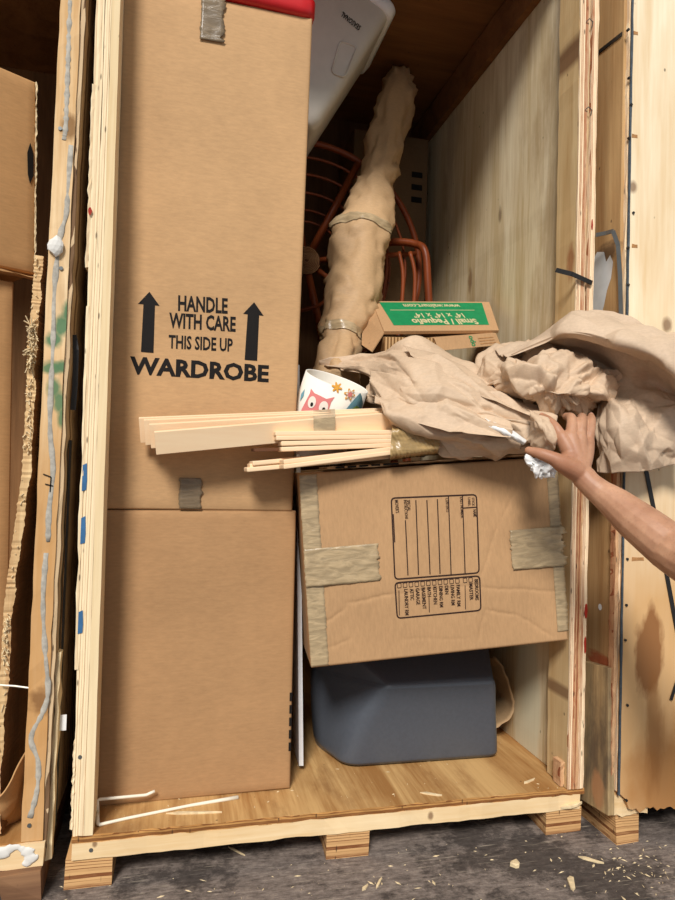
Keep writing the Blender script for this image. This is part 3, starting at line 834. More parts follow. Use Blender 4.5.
# lower plain carton, left
LOW = thing('cardboard_carton', 'plain brown carton on the crate deck under the wardrobe carton', 'carton', (0.092, 0.146, 0.0), (0, -0.0096, 0))
carton_body(LOW, 0.545, 0.44, 0.8165, M_cardlow, bulge=0.005, seed=3, creases=[((-0.1901, 0.3993), (-0.154, 0.3557), -0.0015)])
mb = MB()
for k in range(5):
    a = (0.285, 0.282)
    z = a[1] - 0.0365 * k
    mb.add([(0.2645, -0.0012, z - 0.025), (0.2722, -0.0012, z - 0.025), (0.2722, -0.0012, z), (0.2645, -0.0012, z)], [(0, 1, 2, 3)])
lay(mb, 0.545, 0.8165, 0.005, 0.0014)
note(mb.build('printed_bars', M_ink, LOW), 'five black printed bars on the right edge')
for s in (-1, 1):
    mb = MB(); mb.box(-0.27, 0.27, 0.004 if s < 0 else 0.222, 0.218 if s < 0 else 0.436, 0.8165, 0.8180); mb.build('flap', M_cardlow, LOW)

# tall wardrobe carton
WAR = thing('wardrobe_carton', 'tall brown carton printed HANDLE WITH CARE and WARDROBE between two black arrows', 'carton', (0.08, 0.146, 0.8186), (0.03, -0.0006, 0))
WH = 1.468
carton_body(WAR, 0.530, 0.36, WH, M_card, bulge=0.004, taper=0.03, seed=4, creases=[((0.0279, 1.3467), (0.0421, 0.7825), 0.0009)])
mb = MB()
write(mb, 'HANDLE', (-0.0856, 0.5677), (0.0539, 0.5708), 0.0415, bold=0.03)
write(mb, 'WITH CARE', (-0.1087, 0.5175), (0.0786, 0.5205), 0.0405, bold=0.03)
write(mb, 'THIS SIDE UP', (-0.1081, 0.4593), (0.0721, 0.4619), 0.0360, bold=0.026)
write(mb, 'WARDROBE', (-0.2115, 0.3813), (0.18, 0.3808), 0.0455, bold=0.038)
lay(mb, 0.535, WH, 0.004)
note(mb.build('printed_lettering', M_ink, WAR), 'black lettering HANDLE WITH CARE THIS SIDE UP WARDROBE')
for P5 in (((-0.1654, 0.6132), (-0.1368, 0.5762), (-0.1491, 0.5765), (-0.1486, 0.4423), (-0.1826, 0.4428), (-0.1804, 0.5767), (-0.1952, 0.5768)),
           ((0.1292, 0.6092), (0.1584, 0.5721), (0.1452, 0.5725), (0.1441, 0.4391), (0.1076, 0.4396), (0.1116, 0.5726), (0.0985, 0.573))):
    mb = MB(); mb.add([(p[0], -0.0012, p[1]) for p in P5], [tuple(range(7))]); lay(mb, 0.535, WH, 0.004, 0.001); mb.build('printed_arrow', M_ink, WAR)
a, b = (-0.0512, 1.344), (0.0121, 1.4706); tape_patch(WAR, a[0], b[0], a[1], WH + 0.0, seed=6, mat=M_tapedark, amp=0.002)
a, b = (-0.0635, 0.008), (-0.0019, 0.0924); tape_patch(WAR, a[0], b[0], 0.004, b[1], seed=7, mat=M_tapedark, amp=0.001)
for s in (0, 1):
    mb = MB(); mb.box(-0.268, 0.268, 0.004 + s * 0.178, 0.176 + s * 0.178, WH, WH + 0.0016); mb.build('flap', M_card, WAR)

# carton lying on its side, right
MED = thing('cardboard_carton', 'brown moving carton lying on its side with printed room form, tilted on the grey bin', 'carton', (0.785, 0.02, 0.416), (0, -0.094, -0.1))
MWD, MH = 0.78, 0.555
carton_body(MED, MWD, 0.44, MH, M_cardmed, bulge=0.005, seed=5, nx=200, nz=144, creases=[
    ((-0.364, 0.1117), (-0.2826, 0.1611), 0.003), ((-0.2819, 0.1725), (-0.1337, 0.1877), 0.003), ((-0.1337, 0.1877), (0.1243, 0.1908), 0.002), ((0.1237, 0.1819), (0.3791, 0.1469), 0.0025),
    ((0.3121, 0.5436), (0.1996, 0.3776), 0.002), ((0.1996, 0.3776), (0.1182, 0.1913), 0.002), ((0.1376, 0.1156), (0.2415, 0.0849), 0.003), ((0.2415, 0.0849), (0.356, 0.0049), 0.003),
    ((0.1376, 0.1156), (0.1059, 0.0154), 0.0025), ((-0.3479, 0.0474), (-0.2741, 0.0685), 0.002), ((-0.1277, 0.0537), (0.0825, 0.0325), 0.001), ((-0.3638, 0.4776), (-0.3122, 0.5603), 0.003)])
# printed form
mb = MB()
frame_line(mb, [(-0.1271, 0.4665), (0.1306, 0.4585), (0.1223, 0.2279), (-0.1323, 0.2311)], 0.0042)
frame_line(mb, [(-0.1329, 0.221), (0.1232, 0.219), (0.1207, 0.1172), (-0.1324, 0.1179)], 0.0042)
for a, b in (((-0.0897, 0.3995), (-0.0929, 0.2393)), ((-0.0544, 0.4554), (-0.0615, 0.238)), ((-0.0213, 0.4531), (-0.0269, 0.2365)), ((0.0106, 0.4537), (0.0033, 0.2353)),
             ((0.0446, 0.4602), (0.0365, 0.231)), ((0.0874, 0.4586), (0.0792, 0.2287)), ((0.0849, 0.4218), (0.128, 0.4216)), ((-0.1242, 0.4196), (-0.1257, 0.3382))):
    stroke(mb, a, b, 0.0032)
for a, b in (((-0.1225, 0.1983), (-0.1259, 0.126)), ((-0.0344, 0.1699), (-0.0359, 0.1262)), ((0.0769, 0.195), (0.0736, 0.1246))):
    stroke(mb, a, b, 0.0022)
def down(body, p, q, hgt, bold=0.0): write(mb, body, p, q, hgt, bold=bold)
for body, p, q, hgt in (("MOVER'S", (-0.1171, 0.4599), (-0.1166, 0.422), .010), ('SPECIAL', (-0.0813, 0.4574), (-0.0811, 0.4252), .0095), ('INSTRUCTIONS', (-0.0903, 0.458), (-0.0901, 0.4025), .0085),
                        ('CONTENTS', (0.0351, 0.4549), (0.0347, 0.4137), .0095), ('LAST NUMBER', (0.0795, 0.4547), (0.0783, 0.3927), .0085), ('NAME', (0.1168, 0.415), (0.1168, 0.3928), .0095),
                        ('STICK', (0.1161, 0.4506), (0.1153, 0.4255), .0075), ('LABEL', (0.1039, 0.4515), (0.103, 0.4264), .0075)):
    down(body, p, q, hgt, 0.01)
rooms = [('LAUNDRY RM', 404.8, 588.5, 615), ('ATTIC', 410.6, 588, 600), ('GARAGE', 416.6, 587.5, 604.5), ('BASEMENT', 422.4, 587, 609), ('BATH', 427.5, 586.5, 596.5),
         ('KITCHEN', 433.8, 586, 604), ('DINING RM', 439.7, 585.5, 607), ('DEN', 445.3, 585, 594), ('LIVING RM', 451.2, 584.5, 605), ('FAMILY RM', 457.0, 584.5, 606)]
ROOMS = [((-0.1066, 0.2004), (-0.1081, 0.1243)), ((-0.0898, 0.2003), (-0.0897, 0.1662)), ((-0.0724, 0.2002), (-0.0727, 0.1515)), ((-0.055, 0.2001), (-0.0551, 0.1367)), ((-0.0375, 0.2), (-0.0382, 0.1717)),
         ((-0.02, 0.1999), (-0.0211, 0.1482)), ((-0.0024, 0.1997), (-0.0036, 0.1377)), ((0.0152, 0.1996), (0.0147, 0.1742)), ((0.0328, 0.1992), (0.0318, 0.1403)), ((0.0505, 0.1988), (0.0492, 0.1357)), ((0.0898, 0.1997), (0.0888, 0.1497)), ((0.1072, 0.21), (0.1059, 0.1481))]
for body, (p, q) in zip(['LAUNDRY RM', 'ATTIC', 'GARAGE', 'BASEMENT', 'BATH', 'KITCHEN', 'DINING RM', 'DEN', 'LIVING RM', 'FAMILY RM', 'MASTER', 'BEDROOMS'], ROOMS):
    down(body, p, q, 0.0105, 0.022)
CB = [(-0.1207, 0.2121), (-0.1034, 0.2117), (-0.0858, 0.2116), (-0.0684, 0.2112), (-0.0506, 0.2111), (-0.0337, 0.211), (-0.0162, 0.2106), (0.0013, 0.2106), (0.019, 0.2105), (0.0366, 0.2101), (0.0543, 0.21), (0.0779, 0.2097), (0.0948, 0.2096)]
for cx_, cz_ in CB:
    frame_line(mb, [(cx_ - .0055, cz_ + .0065), (cx_ + .0055, cz_ + .0065), (cx_ + .0055, cz_ - .0065), (cx_ - .0055, cz_ - .0065)], 0.0018)
# lay the print on the bulged front
lay(mb, MWD, MH, 0.005, 0.0012)
note(mb.build('printed_form', M_inkthin, MED), 'printed form listing rooms, reading downwards')
E1, E2 = (-0.3937, 0.2314), (-0.1771, 0.3394)
tape_patch(MED, -MWD / 2 - 0.001, E2[0], E1[1], E2[1], y=-0.0055, seed=11, amp=0.004)
E1, E2 = (0.2264, 0.2263), (0.3872, 0.3452)
tape_patch(MED, E1[0], MWD / 2 + 0.001, E1[1], E2[1], y=-0.0055, seed=12, amp=0.005, rag=0.008)
tape_patch(MED, -MWD / 2 - 0.0012, -MWD / 2 + 0.050, 0.004, MH - 0.004, y=-0.0016, seed=13, amp=0.0003, rag=0.001)
tape_patch(MED, MWD / 2 - 0.034, MWD / 2 + 0.0012, 0.03, MH - 0.004, y=-0.0016, seed=14, amp=0.0003, rag=0.001)
mb = MB(); mb.rough(-0.31, 0.37, -0.004, 0.21, MH + 0.008, MH + 0.0125, 'x', 30, 0.0008, 15, shift=(0, 0))
mb.build('flap', M_cardmed, MED)
mb = MB(); mb.box(-0.38, 0.38, 0.22, 0.43, MH + 0.001, MH + 0.004); mb.build('flap', M_cardmed, MED)
mb = MB()
for k in range(5): mb.box(-0.285 + 0.035 * k, -0.285 + 0.035 * k + 0.026 + (0.02 if k == 4 else 0), -0.0062, -0.0052, MH + 0.0075, MH + 0.0128)
note(mb.build('printed_bars', M_ink, MED), 'black printed bars along the flap edge')

# white board between the boxes
mb = MB()
a, b, c_, d_ = (0.3621, 0.27, 1.2779), (0.3751, 0.27, 1.2755), (0.4236, 0.25, 0.0191), (0.4093, 0.25, 0.0202)
q = [Vector(p) for p in (a, b, c_, d_)]
off = Vector((0.012, 0.28, 0))
mb.add([tuple(p) for p in q] + [tuple(p + off) for p in q], [(0, 1, 2, 3), (7, 6, 5, 4), (0, 4, 5, 1), (1, 5, 6, 2), (2, 6, 7, 3), (3, 7, 4, 0)])
tag(mb.build('white_board', M_board, None, bevel=0.001), 'thin white board standing on edge between the left cartons and tilted carton', 'board')

# ------------------------------------------------------------------ grey plastic bin under the tilted carton
BIN = thing('plastic_bin', 'dark grey plastic bin upside down on the deck under the tilted carton', 'bin', (0.78, 0.45, 0.0))
def rounded(poly, r, n=6):
    out = []
    k = len(poly)
    for i in range(k):
        p, a, b = Vector(poly[i]), Vector(poly[i - 1]), Vector(poly[(i + 1) % k])
        ra = min(r[i] if hasattr(r, '__len__') else r, 0.45 * (a - p).length, 0.45 * (b - p).length)
        q0 = p + (a - p).normalized() * ra; q1 = p + (b - p).normalized() * ra
        for j in range(n + 1):
            t = j / n
            out.append((1 - t) ** 2 * q0 + 2 * t * (1 - t) * p + t * t * q1)
    return out
secs = [  # z, front-left, front-right, right-back, back-right, back-left, left
    (0.000, [(0.575, 0.262), (1.070, 0.250), (1.095, 0.66), (1.02, 0.74), (0.56, 0.74), (0.500, 0.44)], [.05, .03, .05, .05, .05, .06]),
    (0.012, [(0.558, 0.245), (1.082, 0.236), (1.105, 0.66), (1.02, 0.75), (0.55, 0.75), (0.500, 0.44)], [.05, .03, .05, .05, .05, .06]),
    (0.035, [(0.556, 0.240), (1.083, 0.230), (1.107, 0.66), (1.02, 0.75), (0.55, 0.75), (0.492, 0.44)], [.05, .03, .05, .05, .05, .06]),
    (0.150, [(0.600, 0.228), (1.070, 0.222), (1.10, 0.66), (1.02, 0.75), (0.54, 0.75), (0.482, 0.44)], [.05, .025, .05, .05, .05, .06]),
    (0.240, [(0.662, 0.212), (1.058, 0.208), (1.09, 0.66), (1.02, 0.75), (0.54, 0.75), (0.480, 0.44)], [.035, .02, .05, .05, .05, .06]),
    (0.262, [(0.680, 0.210), (1.053, 0.206), (1.09, 0.66), (1.02, 0.75), (0.54, 0.75), (0.482, 0.44)], [.02, .02, .05, .05, .05, .06]),
    (0.276, [(0.676, 0.224), (1.053, 0.220), (1.09, 0.66), (1.02, 0.75), (0.54, 0.75), (0.485, 0.44)], [.02, .02, .05, .05, .05, .06]),
    (0.345, [(0.575, 0.345), (1.085, 0.315), (1.10, 0.66), (1.02, 0.75), (0.54, 0.75), (0.500, 0.46)], [.03, .03, .05, .05, .05, .06]),
    (0.385, [(0.535, 0.42), (1.100, 0.36), (1.11, 0.66), (1.02, 0.75), (0.54, 0.75), (0.505, 0.48)], [.03, .03, .05, .05, .05, .06])]
rows = [[(p.x, p.y, z) for p in rounded(pl, rr_, 6)] for z, pl, rr_ in secs]
dense = catmull(np.array(rows), 48, len(rows[0]))
mb = MB(); mb.grid(dense, wrap=True)
n0 = dense.shape[1]; mb.f.append(tuple(range(len(mb.v) - n0, len(mb.v)))); mb.m.append(0); mb.f.append(tuple(range(n0))[::-1]); mb.m.append(0)
o = mb.build('body', M_bin, BIN, smooth=True, world=True)
rimrow = dense[-1]; 
mb = MB(); mb.tube([tuple(p) for p in np.vstack([rimrow, rimrow[:1]])], 0.005, 6)
mb.build('rim', M_bin, BIN, smooth=True, world=True)

# ------------------------------------------------------------------ slats
def slat_bundle(name, label, cat, loc): return thing(name, label, cat, loc)
SB = thing('slat_bundle', 'upper bundle of pale wooden slats on edge, bound with tan tape', 'wood slats', (0.2532, 0.02, 1.0452))
US = [((-0.096, 0.075, 1.0742), (0.6203, 0.065, 1.1383), 0.070), ((-0.0817, 0.052, 1.0679), (0.6161, 0.052, 1.1326), 0.070), ((-0.0662, 0.029, 1.0551), (0.6057, 0.039, 1.1281), 0.066), ((-0.0518, 0, 1.0342), (0.5956, 0.026, 1.1193), 0.062)]
for k, (a, b, hgt) in enumerate(US):
    a, b = Vector(a), Vector(b)
    e = (b - a).normalized()
    b2 = b + e * 0.05
    dn = Vector((0, 0, -hgt / 2))
    mb = MB(); mb.beam(tuple(a + dn + Vector((0, 0.012, 0))), tuple(b2 + dn + Vector((0, 0.012, 0))), hgt, 0.0135, (0, -0.30, 1), w1=hgt * 0.92)
    mb.build('slat', M_slat, SB, world=True, bevel=0.0012)
mb = MB()
A, B = Vector((0.3729, 0.02, 1.1009)), Vector((0.4363, 0.02, 1.1096))
s0 = [(0.3838, 0.075, 1.1156), (0.3723, 0.008, 1.086), (0.3723, 0.002, 1.0452), (0.3862, 0.075, 1.0388)]
s1 = [(0.4491, 0.075, 1.1232), (0.4346, 0.011, 1.0947), (0.4344, 0.005, 1.0521), (0.4515, 0.075, 1.0443)]
mb.grid(np.array([[np.array(p) for p in s0], [np.array(p) for p in s1]]))
note(solid(mb.build('tape', M_tape, SB, world=True), 0.0008), 'tan tape band round the slats')

LB = thing('slat_bundle', 'lower bundle of pale flat slats stacked with ends fanned, stretch wrapped at the right', 'wood slats', (0.462, 0.05, 0.9889))
LS = [((0.2629, -0.01, 1.0401), (0.6129, 0, 1.0592)), ((0.2657, -0.012, 1.0279), (0.6119, -0.004, 1.0461)), ((0.2796, -0.014, 1.0134), (0.6116, -0.006, 1.034)), ((0.2798, -0.016, 0.9975), (0.6112, -0.008, 1.0222)),
      ((0.2841, -0.03, 0.963), (0.6108, -0.01, 1.0122)), ((0.2839, -0.034, 0.9501), (0.6105, -0.012, 1.0019)), ((0.2064, 0.02, 0.9566), (0.6296, 0.045, 1.0106)), ((0.2008, 0.03, 0.9496), (0.6299, 0.045, 1.0003)), ((0.1919, 0.02, 0.9389), (0.6284, 0.04, 0.9914))]
for k, (a, b) in enumerate(LS):
    a, b = Vector(a), Vector(b); e = (b - a).normalized()
    yo = Vector((0, 0.03, 0))
    mb = MB(); mb.beam(tuple(a + yo), tuple(b + e * 0.22 + yo), 0.0125, 0.06, (0, 0, 1))
    mb.build('slat', M_slat, LB, world=True, bevel=0.003)
a, b = Vector((0.209, 0.03, 0.994)), Vector((0.6311, 0.05, 1.0181)); mb = MB(); mb.beam(tuple(a), tuple(b), 0.008, 0.05); note(mb.build('slat', M_slatdark, LB, world=True), 'dark brown slat in the middle of the bundle')
net = []
for px0 in range(7): pass
WR = [[(0.627, 0.08, 1.077), (0.5966, -0.012, 1.0694), (0.592, -0.02, 1.032), (0.5897, -0.022, 0.9866), (0.6266, 0.08, 0.9798)],
      [(0.6679, 0.08, 1.0803), (0.6341, -0.016, 1.0708), (0.6294, -0.024, 1.0333), (0.6245, -0.024, 0.9934), (0.6674, 0.08, 0.9871)],
      [(0.716, 0.08, 1.0733), (0.6805, -0.014, 1.0643), (0.6783, -0.022, 1.0352), (0.6732, -0.022, 1.0007), (0.7181, 0.08, 0.9948)],
      [(0.7808, 0.08, 1.0669), (0.7429, -0.012, 1.0583), (0.7411, -0.018, 1.0348), (0.7356, -0.018, 1.0087), (0.7825, 0.08, 1.003)]]
G = catmull(WR, 50, 40); Nn = normals(G)
G = G + Nn * (0.0035 * np.abs((((G[..., 0] * 1.0 + G[..., 2] * 0.7) / 0.012) % 1) * 2 - 1) + crumple(G, 0.04, 6, 0.08, 3))[..., None]
mb = MB(); mb.grid(G)
M_wrap = tape_mat('stretch_wrap', lin(166, 138, 92))
note(mb.build('stretch_wrap', M_wrap, LB, smooth=True, world=True), 'wrinkled tan stretch wrap round the slats')

# ------------------------------------------------------------------ owl lampshade
SH = thing('lampshade', 'white drum lampshade printed with pink and blue owls and flowers', 'lampshade', tuple(Vector((0.4742, 0.165, 1.2176)) - Vector((0.227, -0.342, 0.912)) * 0.235), (R(20), R(14), 0))
SR, SHH = 0.101, 0.235
mb = MB()
nn = 64
prof = [(SR, 0), (SR, SHH * 0.5), (SR, SHH), (SR - 0.003, SHH + 0.001), (SR - 0.004, SHH - 0.002), (SR - 0.004, 0.0)]
G = np.array([[[r * math.cos(2 * math.pi * k / nn), r * math.sin(2 * math.pi * k / nn), z] for k in range(nn)] for r, z in prof])
mb.grid(G, wrap=True); mb.build('shade', M_shade, SH, smooth=True)
def on_drum(pts, lift=0.0015):
    # pts = (degrees round the drum from facing front, height)
    r = SR + lift
    return [(r * math.sin(R(a - 5)), -r * math.cos(R(a - 5)), z) for a, z in pts]
def drum_poly(pts, mat, name, lift=0.0015):
    # triangle fan refined so that the print hugs the curve
    c = (sum(p[0] for p in pts) / len(pts), sum(p[1] for p in pts) / len(pts))
    mb = MB(); n = len(pts); V = [c]; F = []
    steps = 5
    for s in range(1, steps + 1):
        V += [(c[0] + (p[0] - c[0]) * s / steps, c[1] + (p[1] - c[1]) * s / steps) for p in pts]
    for i in range(n): F.append((0, 1 + i, 1 + (i + 1) % n))
    for s in range(steps - 1):
        for i in range(n): F.append((1 + s * n + i, 1 + (s + 1) * n + i, 1 + (s + 1) * n + (i + 1) % n, 1 + s * n + (i + 1) % n))
    mb.add(on_drum(V, lift), F); return mb.build(name, mat, SH)
def blob(ca, cz, ra, rz, n=16): return [(ca + ra * math.cos(k * 2 * math.pi / n), cz + rz * math.sin(k * 2 * math.pi / n)) for k in range(n)]
TD = SHH + 0.036
drum_poly([(-50, 0.06), (-8, 0.06), (-3, 0.13), (-4, TD - 0.083), (-1, TD - 0.066), (-13, TD - 0.080), (-24, TD - 0.078), (-36, TD - 0.078), (-46, TD - 0.070), (-45, TD - 0.085), (-51, 0.13)], M_pink, 'owl_print')
drum_poly([(22, 0.06), (68, 0.06), (74, 0.13), (66, TD - 0.07), (50, TD - 0.045), (42, TD - 0.035), (30, TD - 0.07), (22, TD - 0.105)], M_blue, 'owl_print')
for ca in (-35, -13):
    drum_poly(blob(ca, TD - 0.106, 7.5, 0.0185), M_shade, 'owl_eye', 0.0025)
    drum_poly(blob(ca + 1.5, TD - 0.112, 2.6, 0.0065), M_ink, 'owl_pupil', 0.0034)
drum_poly([(30, TD - 0.098), (44, TD - 0.075), (60, TD - 0.085), (48, TD - 0.105)], M_leaf, 'leaf_print', 0.0026)
drum_poly([(-66, 0.17), (-60, 0.19), (-57, 0.17), (-62, 0.15)], M_blue, 'leaf_print', 0.0022)
def flower(ca, cz, R0, m1, m2, nm):
    pts = []
    for k in range(48):
        an = k * 2 * math.pi / 48
        r = R0 * (0.72 + 0.28 * math.cos(6 * an))
        pts.append((ca + math.degrees(r * math.cos(an) / SR), cz + r * math.sin(an)))
    drum_poly(pts, m1, nm, 0.0018)
    drum_poly([(ca + (a - ca) * 0.72, cz + (z - cz) * 0.72) for a, z in pts], m2, nm, 0.0026)
flower(-3, TD - 0.037, 0.0165, M_orange, M_orange, 'flower_print')
flower(22, TD - 0.046, 0.0195, M_orange, M_shade, 'flower_print')
drum_poly(blob(22, TD - 0.046, 4, 0.008), M_pink, 'flower_print', 0.0035)

# ------------------------------------------------------------------ paper wrapped pole lamp
LP = thing('wrapped_pole', 'tall pole wrapped in brown kraft paper leaning up against the back', 'pole', (0.5572, 0.5, 1.2955))
ax = [(0.9406, 1.05, 2.7652), (0.9188, 1.02, 2.6613), (0.8625, 0.96, 2.4486), (0.8055, 0.89, 2.2318), (0.7743, 0.85, 2.1165), (0.7436, 0.81, 2.0129), (0.7055, 0.77, 1.8991), (0.6786, 0.72, 1.771), (0.6564, 0.67, 1.6442), (0.6186, 0.62, 1.5325), (0.5972, 0.59, 1.4677), (0.58, 0.56, 1.4049), (0.5572, 0.52, 1.3345), (0.5392, 0.48, 1.2454)]
rd = [0.060, 0.092, 0.094, 0.098, 0.104, 0.124, 0.136, 0.134, 0.138, 0.126, 0.098, 0.084, 0.098, 0.115]
ax = catmull([[p, p] for p in ax], 110, 2)[:, 0]
rd = np.interp(np.linspace(0, 13, 110), range(14), rd)
G = []
mbt = MB(); mbt.tube([tuple(p) for p in ax], list(rd * 0.8), 56)
G = np.array(mbt.v).reshape(110, 56, 3)
cen = np.array(ax)[:, None]
N = (G - cen); N /= np.linalg.norm(N, axis=-1, keepdims=True)
Uu, Vv = metres(G); h = paper_folds(Uu, Vv, 1.0, 0.95, 21, 0.7, 0.35) * np.clip(np.minimum(np.arange(56), 55 - np.arange(56)) / 4.0, 0, 1)[None]
tt = np.linspace(0, 13, 110)[:, None]
# the folded-over skirt of paper half way up
skirt = np.clip(1 - np.abs(tt - 6.0 - 0.6 * np.sin(np.linspace(0, 6.28, 56))[None] ) / 0.9, 0, 1) * np.where(tt < 6.4 + 0.6 * np.sin(np.linspace(0, 6.28, 56))[None], 1, 0)
G = G + N * (h + 0.012 * skirt)[..., None]
mb = MB(); mb.grid(G, wrap=True); m_ = 56
mb.f.append(tuple(range(m_))[::-1]); mb.m.append(0); mb.f.append(tuple(range(len(mb.v) - m_, len(mb.v)))); mb.m.append(0)
mb.build('paper_wrap', M_kraftlamp, LP, smooth=True, world=True)
for i0, i1 in ((86, 91), (50, 53)):
    mb = MB(); T = G[i0:i1] + N[i0:i1] * 0.004
    mb.grid(T, wrap=True); mb.build('tape_band', M_tape, LP, smooth=True, world=True)

# ------------------------------------------------------------------ rattan chair at the back
CH = thing('rattan_chair', 'reddish rattan chair with sunburst back and spiral boss in the dark rear', 'chair', (0.62, 0.98, 0.0))
cx0, cy0, cz0 = (0.513, 0.98, 1.8311)
def arc(r, a0, a1, n=40, y=None, sx=1.0): return [(cx0 + sx * r * math.cos(R(a0 + (a1 - a0) * i / n)), cy0 if y is None else y, cz0 + r * math.sin(R(a0 + (a1 - a0) * i / n))) for i in range(n + 1)]
def rat(pts, r, name): mb = MB(); mb.tube(pts, r, 8); return mb.build(name, M_rattan, CH, smooth=True, world=True)
for r, w in ((0.175, 0.005), (0.225, 0.005), (0.30, 0.006), (0.38, 0.006), (0.455, 0.006)): rat(arc(r, -60, 230), w, 'ring')
rat(arc(0.52, -75, 255, 60), 0.014, 'back_hoop')
sp = []
for k in range(1, 120):
    a = k * 0.42; r = 0.006 + 0.055 * k / 120
    sp.append((cx0 + r * math.cos(a), cy0 - 0.03, cz0 + r * math.sin(a)))
mb = MB(); mb.tube(sp, 0.0027, 6); note(mb.build('spiral_boss', M_boss, CH, smooth=True, world=True), 'coiled spiral boss at the centre of the back')
mb = MB(); mb.add([(cx0 + 0.06 * math.cos(k * .2618), cy0 - 0.026, cz0 + 0.06 * math.sin(k * .2618)) for k in range(24)], [tuple(range(24))])
mb.build('boss_plate', M_slatdark, CH, world=True)
for a in (64, 10, -32, -76, 100, 135, 175, -110):
    r1 = 0.51
    rat([(cx0 + 0.05 * math.cos(R(a)), cy0 - 0.012, cz0 + 0.05 * math.sin(R(a))), (cx0 + r1 * .5 * math.cos(R(a)), cy0 - 0.02, cz0 + r1 * .5 * math.sin(R(a))), (cx0 + r1 * math.cos(R(a)), cy0, cz0 + r1 * math.sin(R(a)))], 0.016 if a in (64, -76) else 0.012, 'spoke')
AR = catmull([[p, p] for p in ((0.8215, 1.02, 1.9467), (0.9058, 0.95, 1.9512), (0.9808, 0.9, 1.9344), (1.0127, 0.86, 1.8902), (1.0264, 0.85, 1.746), (1.0408, 0.85, 1.5534), (1.0512, 0.85, 1.3393))], 40, 2)[:, 0]
rat([tuple(p) for p in AR], 0.017, 'arm_rail')
for (p, q, s) in (((0.8597, 0.93, 1.887), (0.8592, 0.92, 1.7922), (0.8294, 0.92, 1.5722)), ((0.9154, 0.92, 1.8986), (0.9335, 0.91, 1.7836), (0.9262, 0.91, 1.5562)), ((0.9588, 0.9, 1.897), (0.9813, 0.89, 1.7828), (0.9738, 0.89, 1.556)), ((0.8297, 0.95, 1.8812), (0.8201, 0.94, 1.7939), (0.7814, 0.94, 1.5724))):
    rat([tuple(v) for v in catmull([[v, v] for v in (p, q, s)], 12, 2)[:, 0]], 0.009, 'spindle')
rat([(0.4765, 0.86, 1.5894), (0.5551, 0.88, 1.6215), (0.6096, 0.9, 1.6647)], 0.008, 'front_ring')
mb = MB(); seat = [(cx0 + 0.42 * math.cos(k * .2618) + 0.08, 0.86 + 0.10 * math.sin(k * .2618), 1.18) for k in range(25)]
mb.tube(seat, 0.02, 8); mb.build('seat_frame', M_rattan, CH, smooth=True, world=True)
for x, y in ((cx0 - 0.28, 0.80), (cx0 + 0.42, 0.80), (cx0 - 0.28, 0.96), (cx0 + 0.42, 0.96)): rat([(x, y, 1.19), (x, y, 0.0)], 0.018, 'leg')

# tall carton against the back wall
q0, q1 = (0.943, 1.25, 2.5891), (1.1652, 1.25, 2.6224)
BK = thing('cardboard_carton', 'dim tall carton behind the rattan chair with three black bars near its corner', 'carton', ((q0[0] + q1[0]) / 2 - 0.08, 1.25, 0.0))
bw = q1[0] - q0[0] + 0.16
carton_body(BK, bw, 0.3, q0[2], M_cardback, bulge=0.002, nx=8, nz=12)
for z_ in ((1.0922, 1.25, 2.417)[2], (1.094, 1.25, 2.355)[2], (1.0957, 1.25, 2.2931)[2]):
    mb = MB(); mb.add([(bw / 2 - 0.085, -0.0035, z_ - 0.028), (bw / 2 - 0.03, -0.0035, z_ - 0.028), (bw / 2 - 0.03, -0.0035, z_), (bw / 2 - 0.085, -0.0035, z_)], [(0, 1, 2, 3)])
    mb.build('printed_bar', M_ink, BK)

# ------------------------------------------------------------------ flat carton with green label, and two pieces under it
fl, fr, br, bl = [Vector(p) for p in ((0.7003, 0.42, 1.4389), (1.1432, 0.42, 1.4771), (1.1991, 0.62, 1.6294), (0.7117, 0.62, 1.5942))]
xa = (fr - fl).normalized(); ya = ((bl - fl) - xa * (bl - fl).dot(xa)).normalized(); za = xa.cross(ya)
GB = bpy.data.objects.new('labelled_carton', None); C.objects.link(GB)
tag(GB, 'small carton lying tilted with green label reading Small Pequeño 14 inch upside down', 'carton')
GB.matrix_world = Matrix((xa, ya, za)).transposed().to_4x4(); GB.location = fl; GB.rotation_euler = Matrix((xa, ya, za)).transposed().to_euler()
def gl(p): v = Vector(p) - fl; return (v.dot(xa), v.dot(ya))
GW = (fr - fl).length; GD = (bl - fl).dot(ya)
cs = [(0, 0), (GW, 0), gl(br), gl(bl)]
mb = MB(); mb.add([(x, y, 0) for x, y in cs] + [(x, y, -0.014) for x, y in cs], [(0, 1, 2, 3), (7, 6, 5, 4), (0, 4, 5, 1), (1, 5, 6, 2), (2, 6, 7, 3), (3, 7, 4, 0)])
mb.build('body', M_cardmed, GB, bevel=0.002)
def gp(u, v):  # u across, v up the label, both 0..1 between the face corners
    a = Vector(cs[0]).lerp(Vector(cs[1]), u); b = Vector(cs[3]).lerp(Vector(cs[2]), u)
    return a.lerp(b, v)
mb = MB(); mb.add([(*gp(u, v), 0.0008) for u, v in ((0.10, 0.17), (0.925, 0.17), (0.93, 0.95), (0.055, 0.95))], [(0, 1, 2, 3)])
mb.build('green_label', M_green, GB)
mb = MB()
def gwrite(body, u0, u1, v, hgt, bold=0.0):
    vv, ff = text_shape(body, bold); a, b = gp(u1, v), gp(u0, v); d = b - a; n = Vector((d.y, -d.x)).normalized() * -1
    nrm = Vector((-d.y, d.x)).normalized() * hgt * GD
    mb.add([(*(a + d * s + nrm * t), 0.0016) for s, t in vv], ff)
gwrite('www.walmart.com', 0.24, 0.72, 0.885, 0.13, 0.02)
gwrite('14" x 14" x 14"', 0.29, 0.72, 0.56, 0.15, 0.02)
gwrite('Small / Pequeño', 0.26, 0.82, 0.36, 0.17, 0.03)
